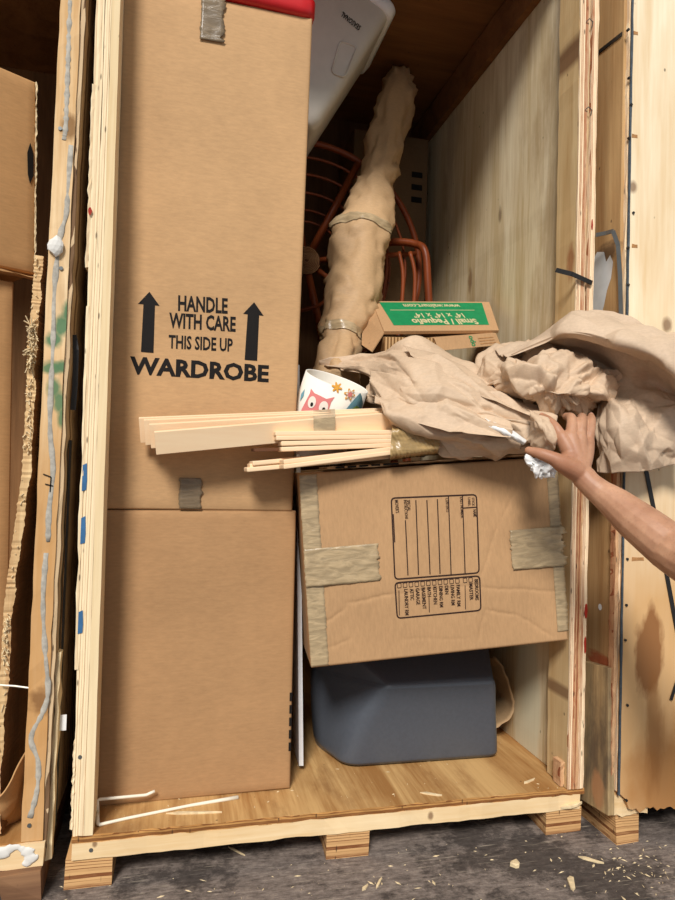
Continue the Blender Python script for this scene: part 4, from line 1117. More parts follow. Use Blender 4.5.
mb.add([(*gp(u, v), 0.0014) for u, v in ((0.12, 0.665), (0.84, 0.665), (0.84, 0.68), (0.12, 0.68))], [(0, 1, 2, 3)])
mb.build('label_lettering', M_labeltext, GB)
mb = MB(); lp = [(0.7104, 0.615, 1.589), (0.699, 0.415, 1.4308), (0.6584, 0.42, 1.3616), (0.6436, 0.5, 1.3991), (0.6721, 0.6, 1.5288)]
c_ = sum((Vector(p) for p in lp), Vector()) / 5
mb.add([GB.matrix_world.inverted() @ Vector(p) for p in lp], [(0, 1, 2, 3, 4)])
bpy.context.view_layer.update()
mb.v = [tuple(GB.matrix_world.inverted() @ Vector(p)) for p in lp]
solid(mb.build('end_flap', M_cardmed, GB), 0.004)

mb = MB()
a, b = (0.6978, 0.41, 1.4156), (0.8924, 0.41, 1.4267); c_, d_ = (0.6999, 0.41, 1.3417), (0.8944, 0.41, 1.3549)
off = Vector((0, 0.22, 0.05))
q = [Vector(p) for p in (c_, d_, b, a)]
mb.add([tuple(p) for p in q] + [tuple(p + off) for p in q], [(0, 1, 2, 3), (7, 6, 5, 4), (0, 4, 5, 1), (1, 5, 6, 2), (2, 6, 7, 3), (3, 7, 4, 0)])
tag(mb.build('corrugated_pads', M_corr), 'stack of corrugated pads showing ribbed edges under the green-labelled carton', 'cardboard')
GC = thing('folded_carton', 'folded brown carton end with green letters under the green-labelled carton', 'carton', (1.0081, 0.39, 1.3884))
q = [Vector(p) for p in ((0.897, 0.39, 1.377), (1.1371, 0.39, 1.4159), (1.1213, 0.4, 1.4604), (0.8808, 0.4, 1.424))]
off = Vector((0, 0.2, 0.05))
mb = MB(); mb.add([tuple(p) for p in q] + [tuple(p + off) for p in q], [(0, 1, 2, 3), (7, 6, 5, 4), (0, 4, 5, 1), (1, 5, 6, 2), (2, 6, 7, 3), (3, 7, 4, 0)])
mb.build('body', M_cardmed, GC, world=True, bevel=0.002)
def onq(u, v): a = q[0].lerp(q[1], u); b = q[3].lerp(q[2], u); p = a.lerp(b, v); return (p.x, p.y - 0.0015, p.z)
mb = MB(); vv, ff = text_shape('opo', 0.02)
mb.add([onq(0.51 + 0.085 * (1 - b), 0.1 + 0.85 * a) for a, b in vv], ff)
mb.build('green_lettering', M_green, GC, world=True)
mb = MB()
for k in range(3): mb.add([onq(u, v) for u, v in ((0.68, 0.22 + .22 * k), (0.93, 0.22 + .22 * k), (0.93, 0.28 + .22 * k), (0.68, 0.28 + .22 * k))], [(0, 1, 2, 3)])
mb.build('printed_lines', M_cardin, GC, world=True)

# ------------------------------------------------------------------ red lid and clear tub at the top
zt = 0.8186 + WH + 0.012
RL = thing('red_lid', 'red plastic storage lid on top of the tall wardrobe carton', 'lid', (0.06, 0.32, zt))
pl = rounded([(-0.17, -0.24), (0.302, -0.235), (0.30, 0.18), (-0.17, 0.18)], 0.05, 8)
secs_ = [(0.0, 0.94), (0.006, 0.985), (0.02, 1.0), (0.055, 1.0), (0.062, 0.985), (0.064, 0.90), (0.050, 0.87), (0.050, 0.3)]
rows = np.array([[((p.x - 0.06) * s + 0.06, p.y * s, z) for p in pl] for z, s in secs_])
mb = MB(); mb.grid(rows, wrap=True); m_ = rows.shape[1]; mb.f.append(tuple(range(m_))[::-1]); mb.m.append(0); mb.f.append(tuple(range(len(mb.v) - m_, len(mb.v)))); mb.m.append(0)
mb.build('lid_shell', M_red, RL, smooth=True)
RL.rotation_euler = (0.03, 0.035, 0)

# tub: long axis runs from its base (low, behind the carton) up to its rim (upper right)
tb, tr_ = Vector((0.4813, 0.62, 2.2118)), Vector((0.7593, 0.62, 2.7469))
axd = (tr_ - tb).normalized()
yd = Vector((0, 1, 0)); yd = (yd - axd * yd.dot(axd)).normalized()
xd = yd.cross(axd).normalized()   # across the visible wall
TUB = bpy.data.objects.new('plastic_tub', None); C.objects.link(TUB)
tag(TUB, 'translucent white plastic tub tipped on its side at the top behind the wardrobe carton', 'tub')
TUB.rotation_euler = Matrix((xd, yd, axd)).transposed().to_euler(); TUB.location = tb
TL = (tr_ - tb).length
def tubsec(z, grow, inset=0.0):
    w = 0.52 + grow; d = 0.36 + grow
    # right-hand wall (x = 0 side) is the one seen edge-on along the outline
    sgn = -1 if xd.x > 0 else 1
    x0, x1 = (0.0 + inset + 0.0, -w + inset)
    poly = [(sgn * -1 * 0 + (grow * .5 - inset) , -0.02 - grow * .3 + inset), (grow * .5 - inset, d - inset), (-w + inset, d - inset), (-w + inset, -0.02 - grow * .3 + inset)]
    if xd.x < 0: poly = [(-a, b) for a, b in poly]
    return [(p.x, p.y, z) for p in rounded(poly, 0.05, 8)]
rows = [tubsec(0.0, -0.06), tubsec(0.012, -0.03), tubsec(0.05, -0.015), tubsec(TL * 0.5, 0.0), tubsec(TL - 0.05, 0.015), tubsec(TL - 0.048, 0.035), tubsec(TL - 0.01, 0.045), tubsec(TL, 0.03), tubsec(TL - 0.006, 0.0), tubsec(0.05, -0.03), tubsec(0.03, -0.2)]
rows = np.array(rows)
mb = MB(); mb.grid(rows[:5], wrap=True); mb.grid(rows[7:], wrap=True); m_ = rows.shape[1]
mb.f.append(tuple(range(m_))); mb.m.append(0); mb.f.append(tuple(range(len(mb.v) - m_, len(mb.v)))); mb.m.append(0)
mb.build('tub_body', M_tub, TUB, smooth=True)
mb = MB(); mb.grid(rows[4:8], wrap=True); mb.build('rim', M_tub2, TUB, smooth=True)
bpy.context.view_layer.update()
TMI = TUB.matrix_world.inverted()
mb = MB()
fp = [TMI @ Vector(p) for p in ((0.5201, 0.6, 2.437), (0.5748, 0.6, 2.4271), (0.6182, 0.6, 2.5544), (0.5512, 0.6, 2.5653))]
pl = rounded([(p.x, p.z) for p in fp], 0.02, 5)
yw = min(p[1] for p in rows[3]) - 0.002
mb.tube([(p.x, yw, p.y) for p in pl + pl[:1]], 0.0035, 6)
mb.build('panel_ridge', M_tub, TUB, smooth=True)
mb = MB(); a, b = TMI @ Vector((0.6317, 0.6, 2.6325)), TMI @ Vector((0.5576, 0.6, 2.6764))
write(mb, 'SEASONAL', (a.x, a.z), (b.x, b.z), 0.020, y=yw - 0.004, bold=0.02)
mb.build('lettering', M_ink, TUB)

# ------------------------------------------------------------------ kraft paper
# long wrapped bundle lying over the slats
PA = thing('paper_bundle', 'long crumpled bundle of brown kraft paper lying over the slats and lampshade', 'paper', (0.8021, 0.05, 1.0092))
netA = [  # from tucked back edge, over the crest, down the front, tucked under
 [(0.4702, 0.44, 1.3237), (0.6164, 0.4, 1.3588), (0.7373, 0.33, 1.3866), (0.8638, 0.3, 1.3666), (1.0069, 0.24, 1.2822), (1.0975, 0.16, 1.2181), (1.1494, 0.04, 1.1396)],
 [(0.4805, 0.42, 1.3076), (0.6041, 0.33, 1.3396), (0.6822, 0.16, 1.3459), (0.8013, 0.13, 1.3242), (0.9171, 0.07, 1.2419), (0.9911, -0.02, 1.1814), (1.0562, -0.1, 1.1192)],
 [(0.5201, 0.39, 1.2818), (0.5998, 0.24, 1.2892), (0.6418, 0.02, 1.254), (0.7485, -0.01, 1.2274), (0.8488, -0.06, 1.1725), (0.9305, -0.12, 1.1344), (1.0042, -0.17, 1.0953)],
 [(0.5913, 0.3, 1.2476), (0.6011, 0.14, 1.2129), (0.6447, -0.02, 1.1797), (0.7398, -0.05, 1.1533), (0.8307, -0.1, 1.1198), (0.9087, -0.15, 1.0977), (0.9832, -0.19, 1.0768)],
 [(0.5801, 0.22, 1.1923), (0.6061, 0.08, 1.1493), (0.6562, -0.01, 1.1181), (0.7486, -0.04, 1.0974), (0.8305, -0.09, 1.0782), (0.9143, -0.13, 1.0658), (0.9865, -0.17, 1.0614)],
 [(0.5851, 0.2, 1.162), (0.6258, 0.1, 1.1309), (0.6849, 0.05, 1.1002), (0.7746, 0.02, 1.0787), (0.8647, -0.02, 1.0629), (0.9464, -0.06, 1.0529), (1.0194, -0.1, 1.0486)]]
G = sheet(netA, 150, 230, 1.0, 0.9, 31, 2.0, (4.0, 0.018, 1.4, 0.4))
mb = MB(); mb.grid(G); solid(mb.build('paper_sheet', M_kraft, PA, smooth=True, world=True), 0.0012)
netB = [  # the under layer whose edge sticks out below
 [(0.5557, 0.06, 1.1773), (0.6138, 0.02, 1.1589), (0.6912, -0.02, 1.1478), (0.7713, -0.05, 1.1206), (0.8609, -0.09, 1.088), (0.9384, -0.12, 1.0616)],
 [(0.5595, 0.01, 1.1493), (0.5895, -0.03, 1.1077), (0.6621, -0.06, 1.0977), (0.7593, -0.08, 1.0729), (0.8457, -0.11, 1.0527), (0.9334, -0.13, 1.0386)],
 [(0.5843, 0.01, 1.1218), (0.6121, -0.02, 1.0583), (0.6736, -0.05, 1.0369), (0.7542, -0.06, 1.0227), (0.8503, -0.09, 1.0198), (0.945, -0.11, 1.0171)],
 [(0.6103, 0.05, 1.0968), (0.6421, 0.03, 1.0384), (0.7072, 0.02, 1.0172), (0.7685, 0, 0.9897), (0.8954, 0, 0.9997), (1.0229, 0, 1.013)]]
G = sheet(netB, 80, 150, 0.8, 0.9, 32, 1.6, (2.0, 0.014, 0.8, 2.0))
mb = MB(); mb.grid(G); solid(mb.build('paper_sheet', M_kraft, PA, smooth=True, world=True), 0.0012)
netE = [  # long flap of the outer sheet folded back along the crest
 [(0.6785, 0.14, 1.3453), (0.7864, 0.11, 1.3198), (0.8938, 0.05, 1.2502), (0.9723, -0.03, 1.1882), (1.0561, -0.11, 1.1329)],
 [(0.6803, 0.07, 1.3058), (0.7714, 0.04, 1.2773), (0.8625, -0.03, 1.2085), (0.9465, -0.09, 1.1548), (1.0348, -0.15, 1.1119)],
 [(0.6967, 0.01, 1.2561), (0.7702, -0.01, 1.2346), (0.8513, -0.08, 1.1764), (0.9312, -0.13, 1.1308), (1.0104, -0.185, 1.0919)],
 [(0.7101, -0.005, 1.2315), (0.7746, -0.03, 1.2091), (0.8505, -0.095, 1.1578), (0.9262, -0.145, 1.1182), (1.0013, -0.195, 1.0827)]]
G = sheet(netE, 60, 130, 0.9, 0.7, 39, 2.0)
mb = MB(); mb.grid(G); solid(mb.build('paper_sheet', M_kraft, PA, smooth=True, world=True), 0.0012)
netF = [  # lower lap with a loose wavy edge
 [(0.5806, 0.15, 1.25), (0.6307, 0.03, 1.2253), (0.7073, -0.03, 1.1936), (0.7983, -0.09, 1.1471), (0.8965, -0.15, 1.1027)],
 [(0.5765, 0.11, 1.1959), (0.6246, -0.01, 1.1624), (0.7028, -0.06, 1.1391), (0.7913, -0.12, 1.1053), (0.8865, -0.175, 1.0761)],
 [(0.5809, 0.08, 1.157), (0.613, -0.03, 1.1144), (0.6919, -0.075, 1.0981), (0.7815, -0.13, 1.0739), (0.8813, -0.18, 1.0567)],
 [(0.5971, 0.07, 1.1331), (0.6179, -0.035, 1.0917), (0.6825, -0.085, 1.0776), (0.7736, -0.135, 1.0597), (0.8786, -0.18, 1.0485)]]
G = sheet(netF, 60, 130, 0.8, 0.9, 40, 1.8)
mb = MB(); mb.grid(G); solid(mb.build('paper_sheet', M_kraft, PA, smooth=True, world=True), 0.0012)
netS = [  # smooth lower sheet lying on the carton edge
 [(0.7468, 0.03, 1.0899), (0.8421, 0, 1.0747), (0.9293, -0.05, 1.0584), (1.0088, -0.08, 1.0488)],
 [(0.7401, -0.02, 1.0405), (0.8198, -0.05, 1.034), (0.9142, -0.08, 1.028), (0.9977, -0.1, 1.0248)],
 [(0.7785, -0.02, 0.9928), (0.8302, -0.03, 0.9943), (0.9306, -0.05, 1.0061), (1.025, -0.07, 1.0178)]]
G = sheet(netS, 40, 80, 1.0, 0.25, 33, 1.5)
mb = MB(); mb.grid(G); solid(mb.build('paper_sheet', M_kraftsheet, PA, smooth=True, world=True), 0.0012)
netT = [  # curled collar of paper beside the hand
 [(0.9301, -0.17, 1.1303), (0.9463, -0.21, 1.1117), (0.9674, -0.235, 1.0897), (0.9888, -0.235, 1.064)],
 [(0.9196, -0.21, 1.1104), (0.9262, -0.25, 1.0817), (0.9438, -0.265, 1.0607), (0.9648, -0.26, 1.0409)],
 [(0.9321, -0.2, 1.0794), (0.9268, -0.25, 1.0555), (0.9433, -0.262, 1.0348), (0.9655, -0.255, 1.0202)],
 [(0.9409, -0.16, 1.0435), (0.9453, -0.2, 1.0261), (0.9575, -0.22, 1.0153), (0.9753, -0.225, 1.0132)]]
G = sheet(netT, 50, 60, 0.5, 0.9, 34)
mb = MB(); mb.grid(G); solid(mb.build('paper_collar', M_kraft, PA, smooth=True, world=True), 0.001)
# white sheet peeping out of the bundle
netW = [[(0.8373, -0.1, 1.0976), (0.8659, -0.14, 1.0853), (0.904, -0.16, 1.0639), (0.9349, -0.16, 1.0405)], [(0.8386, -0.135, 1.0789), (0.8624, -0.165, 1.0647), (0.8962, -0.175, 1.0493), (0.9263, -0.17, 1.0343)], [(0.8677, -0.12, 1.0643), (0.8857, -0.15, 1.0499), (0.9076, -0.16, 1.0394), (0.929, -0.16, 1.032)]]
G = sheet(netW, 24, 50, 0.6, 0.35, 35)
mb = MB(); mb.grid(G); note(solid(mb.build('white_sheet', M_white, PA, smooth=True, world=True), 0.001), 'white paper peeping out of the kraft paper')

# crumpled ball of paper in the middle
PB = thing('paper_wad', 'crumpled round wad of brown kraft paper above the hand', 'paper', (1.0873, 0, 1.1307))
netC = [
 [(0.9448, 0.2, 1.2599), (1.0199, 0.24, 1.3507), (1.1302, 0.24, 1.4064), (1.2326, 0.22, 1.3967), (1.2249, -0.02, 1.3048), (1.3089, -0.06, 1.2434)],
 [(0.898, 0.1, 1.2382), (0.9573, 0.1, 1.3176), (1.0493, 0.08, 1.3619), (1.1429, 0.06, 1.3526), (1.2115, -0.05, 1.2872), (1.2907, -0.08, 1.2308)],
 [(0.8867, 0.02, 1.2157), (0.9186, -0.03, 1.2649), (0.9832, -0.07, 1.2867), (1.0652, -0.09, 1.2834), (1.1915, -0.08, 1.2517), (1.2659, -0.1, 1.2122)],
 [(0.9093, -0.02, 1.2006), (0.9208, -0.1, 1.2151), (0.964, -0.15, 1.2172), (1.0294, -0.17, 1.2131), (1.1381, -0.14, 1.2061), (1.2381, -0.12, 1.1937)],
 [(0.954, -0.04, 1.1832), (0.9543, -0.12, 1.1751), (0.981, -0.17, 1.166), (1.0365, -0.18, 1.1652), (1.1255, -0.15, 1.173), (1.2403, -0.08, 1.183)],
 [(1.0246, -0.02, 1.1592), (1.0162, -0.08, 1.1448), (1.0432, -0.11, 1.138), (1.0818, -0.12, 1.1391), (1.1533, -0.1, 1.1559), (1.2415, -0.04, 1.1747)],
 [(1.0879, 0.06, 1.1569), (1.1109, 0.04, 1.1502), (1.1368, 0.02, 1.1468), (1.1748, 0.02, 1.1518), (1.1936, -0.03, 1.1579), (1.2348, -0.03, 1.1692)]]
G = sheet(netC, 150, 190, 0.62, 2.1, 36, 1.2, (3.0, 0.014, 0.9, 1.1))
mb = MB(); mb.grid(G); solid(mb.build('paper_sheet', M_kraft, PB, smooth=True, world=True), 0.0012)

# large loose sheet draped to the right
PC = thing('paper_sheet', 'large loose sheet of kraft paper draped over the right crate post', 'paper', (1.2504, -0.18, 0.9698))
netD = [
 [(1.0015, 0.16, 1.3301), (1.1407, 0.16, 1.3927), (1.1568, 0.04, 1.4289), (1.2325, -0.03, 1.4389), (1.3353, -0.125, 1.3912), (1.5329, -0.14, 1.3616)],
 [(0.954, 0.06, 1.3172), (1.0746, 0.04, 1.3754), (1.1384, 0, 1.4314), (1.2012, -0.06, 1.448), (1.3153, -0.15, 1.3935), (1.4961, -0.18, 1.3635)],
 [(0.9398, 0, 1.3036), (1.0414, -0.04, 1.355), (1.0825, -0.1, 1.3879), (1.1462, -0.16, 1.3865), (1.267, -0.22, 1.3445), (1.3988, -0.28, 1.288)],
 [(0.9512, -0.04, 1.298), (1.0376, -0.08, 1.3357), (1.0642, -0.15, 1.3478), (1.1242, -0.22, 1.3281), (1.2295, -0.28, 1.2872), (1.3389, -0.33, 1.1909)],
 [(1.0157, 0, 1.3149), (1.095, -0.04, 1.341), (1.1294, -0.11, 1.3371), (1.1925, -0.17, 1.3083), (1.2847, -0.22, 1.2672), (1.378, -0.28, 1.1712)],
 [(1.1174, 0.04, 1.3191), (1.1754, 0, 1.323), (1.2459, -0.04, 1.297), (1.2739, -0.12, 1.2516), (1.3605, -0.14, 1.2308), (1.4613, -0.18, 1.1678)],
 [(1.2197, -0.03, 1.2295), (1.2403, -0.05, 1.2253), (1.2383, -0.11, 1.2095), (1.2842, -0.13, 1.1982), (1.3565, -0.15, 1.1884), (1.4635, -0.17, 1.157)],
 [(1.2004, -0.08, 1.1512), (1.1992, -0.12, 1.142), (1.2026, -0.17, 1.1326), (1.2461, -0.19, 1.1276), (1.3283, -0.19, 1.1258), (1.4341, -0.2, 1.1129)],
 [(1.1812, -0.12, 1.0541), (1.176, -0.16, 1.0469), (1.1888, -0.2, 1.0433), (1.2349, -0.215, 1.0446), (1.3166, -0.21, 1.0478), (1.4318, -0.2, 1.0496)],
 [(1.1898, -0.12, 0.9618), (1.1915, -0.15, 0.9565), (1.2117, -0.18, 0.9603), (1.259, -0.19, 0.9674), (1.3344, -0.19, 0.978), (1.4417, -0.19, 0.9926)]]
G = sheet(netD, 220, 210, 1.4, 0.72, 37, 1.1)
mb = MB(); mb.grid(G); solid(mb.build('draped_paper', M_kraftsheet, PC, smooth=True, world=True), 0.0012)

# white tissue under the thumb
rng = np.random.default_rng(4)
bmf = bmesh.new(); bmesh.ops.create_icosphere(bmf, subdivisions=5, radius=1.0)
V = np.array([v.co[:] for v in bmf.verts]); F = [tuple(v.index for v in f.verts) for f in bmf.faces]; bmf.free()
ctr = np.array((0.9764, -0.17, 0.9703))
Wd = V * np.array([0.040, 0.022, 0.026]) 
hh = crumple(Wd, 0.04, 16, 0.55, 41, 0.84)
Wd = Wd * 1.0 + V * (hh)[:, None]
Wd[:, 2] += -0.25 * Wd[:, 0]
mb = MB(); mb.add((Wd + ctr).tolist(), F)
tag(mb.build('tissue_wad', M_white, None, smooth=True), 'crumpled white tissue wad under the thumb at the carton corner', 'tissue')

# brown paper curl behind the grey bin
rim = catmull([[q, q] for q in ((1.1257, 0.36, 0.3025), (1.1472, 0.34, 0.2654), (1.1706, 0.33, 0.1977), (1.1876, 0.33, 0.1342), (1.1694, 0.33, 0.0901), (1.1345, 0.35, 0.057), (1.0839, 0.38, 0.0593))], 40, 2)[:, 0]
cen = np.array((1.2363, 0.55, 0.0965))
G = np.stack([rim + (cen + np.array([0, 0.1, 0]) - rim) * t * np.array([0.5, 1, 0.5]) for t in np.linspace(0, 1, 14)])
G = G + normals(G) * crumple(G, 0.06, 8, 0.10, 44)[..., None]
mb = MB(); mb.grid(G); tag(solid(mb.build('paper_curl', M_kraftlamp, None, smooth=True), 0.001), 'curl of brown paper on the deck beside the grey bin', 'paper')

# bent white strip on the deck in front of the lower carton
mb = MB()
pth = [(-0.021, 0.125, 0.0388), (-0.0446, 0.118, 0.0332), (-0.1689, 0.09, 0.0454), (-0.1665, 0.085, 0.0147), (-0.1607, 0.0387, 0.004), (-0.0923, 0.0587, 0.004), (0.0747, 0.0974, 0.004), (0.2148, 0.1205, 0.004)]
D = []
for a, b in zip(pth, pth[1:]):
    D += [tuple(Vector(a).lerp(Vector(b), t)) for t in (0.04, 0.5, 0.96)]
mb.tube(D, [0.0042] * (len(D) - 3) + [0.0045, 0.005, 0.006], 8)
tag(mb.build('plastic_strip', M_wire, None, smooth=True), 'bent white plastic strip lying on the deck before the lower carton', 'strip')

# ------------------------------------------------------------------ contents of the left-hand crate
UC = thing('cardboard_carton', 'upper brown carton with torn handhole inside the left crate', 'carton', (0, 0, 0), (0, 0, 0))
cr_, ct = Vector((-0.4043, 0.22, 1.477)), Vector((-0.4255, 0.22, 2.0223))
UC.location = cr_; UC.rotation_euler = (0, R(-2), R(36))
uh = (ct - cr_).length
body = carton_body(UC, 0.42, 0.40, uh, M_cardold, bulge=0.004, seed=61, nx=20, nz=20)
body.location.x = -0.21
mb = MB(); G = []
hz = uh * 0.56
mb.prism([(-0.018, hz - 0.055), (-0.008, hz - 0.03), (-0.008, hz + 0.03), (-0.018, hz + 0.06), (-0.026, hz + 0.03), (-0.024, hz - 0.03)], -0.0045, -0.0035); mb.build('handhole', M_ink, UC)
mb = MB(); mb.rough(-0.42, 0.012, -0.012, 0.02, -0.014, -0.010, 'x', 12, 0.0015, 62); mb.build('flap', M_cardold, UC)
mb = MB(); mb.rough(-0.0015, 0.0015, -0.0025, 0.002, 0.02, uh, 'z', 60, 0.0009, 63); note(mb.build('torn_edge', M_chip, UC), 'pale torn corner edge')
LC2 = thing('cardboard_carton', 'lower brown carton behind the splintered panel inside the left crate', 'carton', (-0.3896, 0.0181, 0))
cb = Vector((-0.4214, 0.22, 1.4439))
LC2.location = (cb.x, cb.y, 0); LC2.rotation_euler = (0, R(-1.5), R(33))
body = carton_body(LC2, 0.42, 0.40, cb.z - 0.0, M_cardold, bulge=0.004, seed=64, nx=20, nz=30); body.location.x = -0.21
# splintered panel standing just inside the left crate
SPn = thing('splintered_panel', 'splintered brown fibre panel standing on edge inside the left crate', 'panel', (-0.375, 0.1, 0.0))
rng = random.Random(9)
ed = [(-0.366, 0.03, 1.4772), (-0.3686, 0.03, 1.3601), (-0.3716, 0.02, 1.2417), (-0.3708, 0.02, 1.1009), (-0.3732, 0.02, 0.9225), (-0.3873, 0.02, 0.7453), (-0.3999, 0.02, 0.5947), (-0.4035, 0.02, 0.3953), (-0.4116, 0.02, 0.1978), (-0.4088, 0.02, 0.0132)]
ed = catmull([[p, p] for p in ed], 240, 2)[:, 0]
nz = len(ed)
rowsO, rowsI = [], []
G = []
for i, p in enumerate(ed):
    j = rng.gauss(0, 0.0008)
    xa_, xb_ = p[0] + j - 0.003, p[0] + 0.017 + rng.gauss(0, 0.0008) + 0.003 * math.sin(i * .31) * math.sin(i * .07)
    y_ = p[1] + rng.gauss(0, 0.001)
    G.append([(xa_ - 0.02, 0.40, p[2]), (xa_, y_, p[2]), (xb_, y_ + 0.003, p[2]), (p[0] + 0.05, 0.40, p[2])])
GP_ = np.array(G)
mb = MB(); mb.grid(GP_[:, 0:2]); mb.grid(GP_[:, 2:4])
mb.build('panel', M_ldark, SPn, world=True)
mb = MB(); mb.grid(GP_[:, 1:3]); note(mb.build('broken_edge', M_fibre, SPn, world=True), 'pale broken edge')
mb = MB()
for k in range(290):
    i = rng.choice((rng.randrange(nz - 1), rng.randrange(42, 66), rng.randrange(44, 60), rng.randrange(70, 100), rng.randrange(165, 180))); p = ed[i]
    big = 1.0 if abs(p[2] - ed[52][2]) < 0.07 else 0.45
    b = Vector((p[0] + rng.uniform(0, 0.012), p[1] + rng.uniform(-.004, .006), p[2]))
    t = b + Vector((rng.gauss(0, 0.008), -abs(rng.gauss(0, 0.010)), rng.gauss(-0.006, 0.016))) * big
    mb.beam(tuple(b), tuple(t), rng.uniform(.002, .005) * (0.6 + big), 0.002, (0.2, -1, 0.1))
s = mb.build('splinters', M_chip, SPn, world=True); s['kind'] = 'stuff'
note(s, 'pale splinters along the broken edge')
net = [[(-0.335, 0.1, 0.2154), (-0.3552, 0.04, 0.1801), (-0.3813, 0, 0.1259), (-0.4207, 0, 0.0953)], [(-0.3298, 0.12, 0.1095), (-0.3548, 0.08, 0.0781), (-0.3849, 0.05, 0.0449), (-0.4284, 0.04, 0.0366)], [(-0.3425, 0.2, -0.0813), (-0.3708, 0.16, -0.06), (-0.4022, 0.12, -0.0382), (-0.4408, 0.1, -0.0288)]]
G = sheet(net, 40, 40, 1.0, 0.25, 66)
mb = MB(); mb.grid(G); tag(solid(mb.build('cardboard_scrap', M_cardold, None, smooth=True), 0.003), 'bent scrap of brown cardboard at the foot of the left crate', 'cardboard')
mb = MB(); mb.tube([(-0.4035, 0.012, 0.3855), (-0.3677, 0.006, 0.3832), (-0.3318, 0.001, 0.3781)], 0.0022, 6)
tag(mb.build('plastic_tie', M_wire, None), 'short white plastic tie between splintered panel and left crate post', 'cord')

# ------------------------------------------------------------------ the arm reaching in
def skin_mat():
    t = NT('skin', 0.5, 0.4)
    a = t.noise(t.mapped((12, 12, 12)), 1.0, 4, 0.6)
    b = t.noise(t.mapped((160, 160, 160)), 1.0, 3, 0.6)
    col = t.ramp(a, [(0.3, lin(160, 114, 86)), (0.7, lin(198, 152, 120))])
    col = t.mix(t.math('MULTIPLY', t.mask(b, 0.56, 0.7), 0.25), col, lin(140, 88, 60))
    # ruddier towards the hand
    sep = t.n('ShaderNodeSeparateXYZ'); t.l(t.co, sep.inputs[0])
    red = t.mask(sep.outputs['X'], -0.02, -0.10)
    col = t.mix(t.math('MULTIPLY', red, 0.45), col, lin(164, 108, 80))
    t.b.inputs['Subsurface Weight'].default_value = 0.08
    t.b.inputs['Subsurface Radius'].default_value = (0.01, 0.004, 0.002)
    return t.done(col, b, 0.12, 0.0008)
M_skin = skin_mat()
M_nail = plain('fingernail', lin(214, 158, 136), 0.35, 0.5, 0.04)
PE = thing('person', 'bare forearm of a person in an orange sleeve, hand pressed into the kraft paper', 'person', (1.0489, -0.33, 0.9149))
SEG = []
def limb(pts, rad, n=9, sub=7):
    A = catmull([[p, p] for p in pts], (len(pts) - 1) * sub + 1, 2)[:, 0]
    rr_ = np.interp(np.linspace(0, len(pts) - 1, len(A)), range(len(pts)), rad)
    SEG.append((A, rr_))
wr = (1.0224, -0.305, 0.9364)
limb([(1.021, -0.298, 0.9491), (1.0322, -0.312, 0.9292), (1.052, -0.33, 0.9074), (1.074, -0.36, 0.8816), (1.0956, -0.4, 0.8477), (1.115, -0.44, 0.8177), (1.1377, -0.48, 0.7845)], [.031, .031, .034, .042, .050, .054, .057])
limb([(1.1377, -0.48, 0.7845), (1.1433, -0.56, 0.7567), (1.1514, -0.66, 0.7425)], [.057, .058, .060])
KN_ = [(0.9795, -0.262, 1.0493), (1.002, -0.268, 1.0513), (1.0288, -0.27, 1.0496), (1.0543, -0.27, 1.0388)]
for (kx, w_) in zip(KN_, (.0185, .0185, .0180, .0165)):
    base = Vector((1.013, -0.292, 0.9642)).lerp(Vector(kx), 0.0)
    limb([tuple(base), tuple(Vector(base).lerp(Vector(kx), 0.55) + Vector((0, -0.003, 0))), kx], [.028, .0225, w_])
limb([(0.9851, -0.285, 0.9892), (1.0114, -0.28, 1.003), (1.039, -0.278, 1.0118)], [.024, .026, .020])
FG = [ [(0.9795, -0.262, 1.0493), (0.9704, -0.245, 1.076), (0.9691, -0.215, 1.095), (0.9703, -0.18, 1.1082)],
       [(1.002, -0.268, 1.0513), (1.0161, -0.252, 1.0855), (1.0303, -0.225, 1.1052), (1.0407, -0.185, 1.1112)],
       [(1.0288, -0.27, 1.0496), (1.0434, -0.255, 1.0866), (1.0626, -0.228, 1.1065), (1.084, -0.19, 1.1115)],
       [(1.0543, -0.27, 1.0388), (1.0687, -0.258, 1.0742), (1.0849, -0.238, 1.1002), (1.1049, -0.205, 1.1142)] ]
FR = [[.0155, .0135, .0122, .0105], [.0160, .0142, .0128, .0108], [.0154, .0136, .0124, .0104], [.0140, .0120, .0110, .0094]]
for pts, r_ in zip(FG, FR): limb(pts, r_)
TH = [(1.0004, -0.298, 0.9614), (0.9588, -0.304, 0.9781), (0.9325, -0.3, 0.9913), (0.9073, -0.285, 1.0021), (0.8849, -0.262, 1.0107)]
limb(TH, [.028, .0235, .0178, .0152, .0108])
mb = MB()
for A, rr_ in SEG:
    mb.tube([tuple(p) for p in A], list(rr_), 16)
    for p, r_ in ((A[0], rr_[0]), (A[-1], rr_[-1])):
        bmf = bmesh.new(); bmesh.ops.create_icosphere(bmf, subdivisions=2, radius=r_)
        mb.add([(v.co.x + p[0], v.co.y + p[1], v.co.z + p[2]) for v in bmf.verts], [tuple(v.index for v in f.verts) for f in bmf.faces]); bmf.free()
arm = mb.build('arm', M_skin, PE, smooth=True, world=True)
md = arm.modifiers.new('one_skin', 'REMESH'); md.mode = 'VOXEL'; md.voxel_size = 0.0024; md.use_smooth_shade = True
md = arm.modifiers.new('soften', 'SMOOTH'); md.factor = 0.5; md.iterations = 7
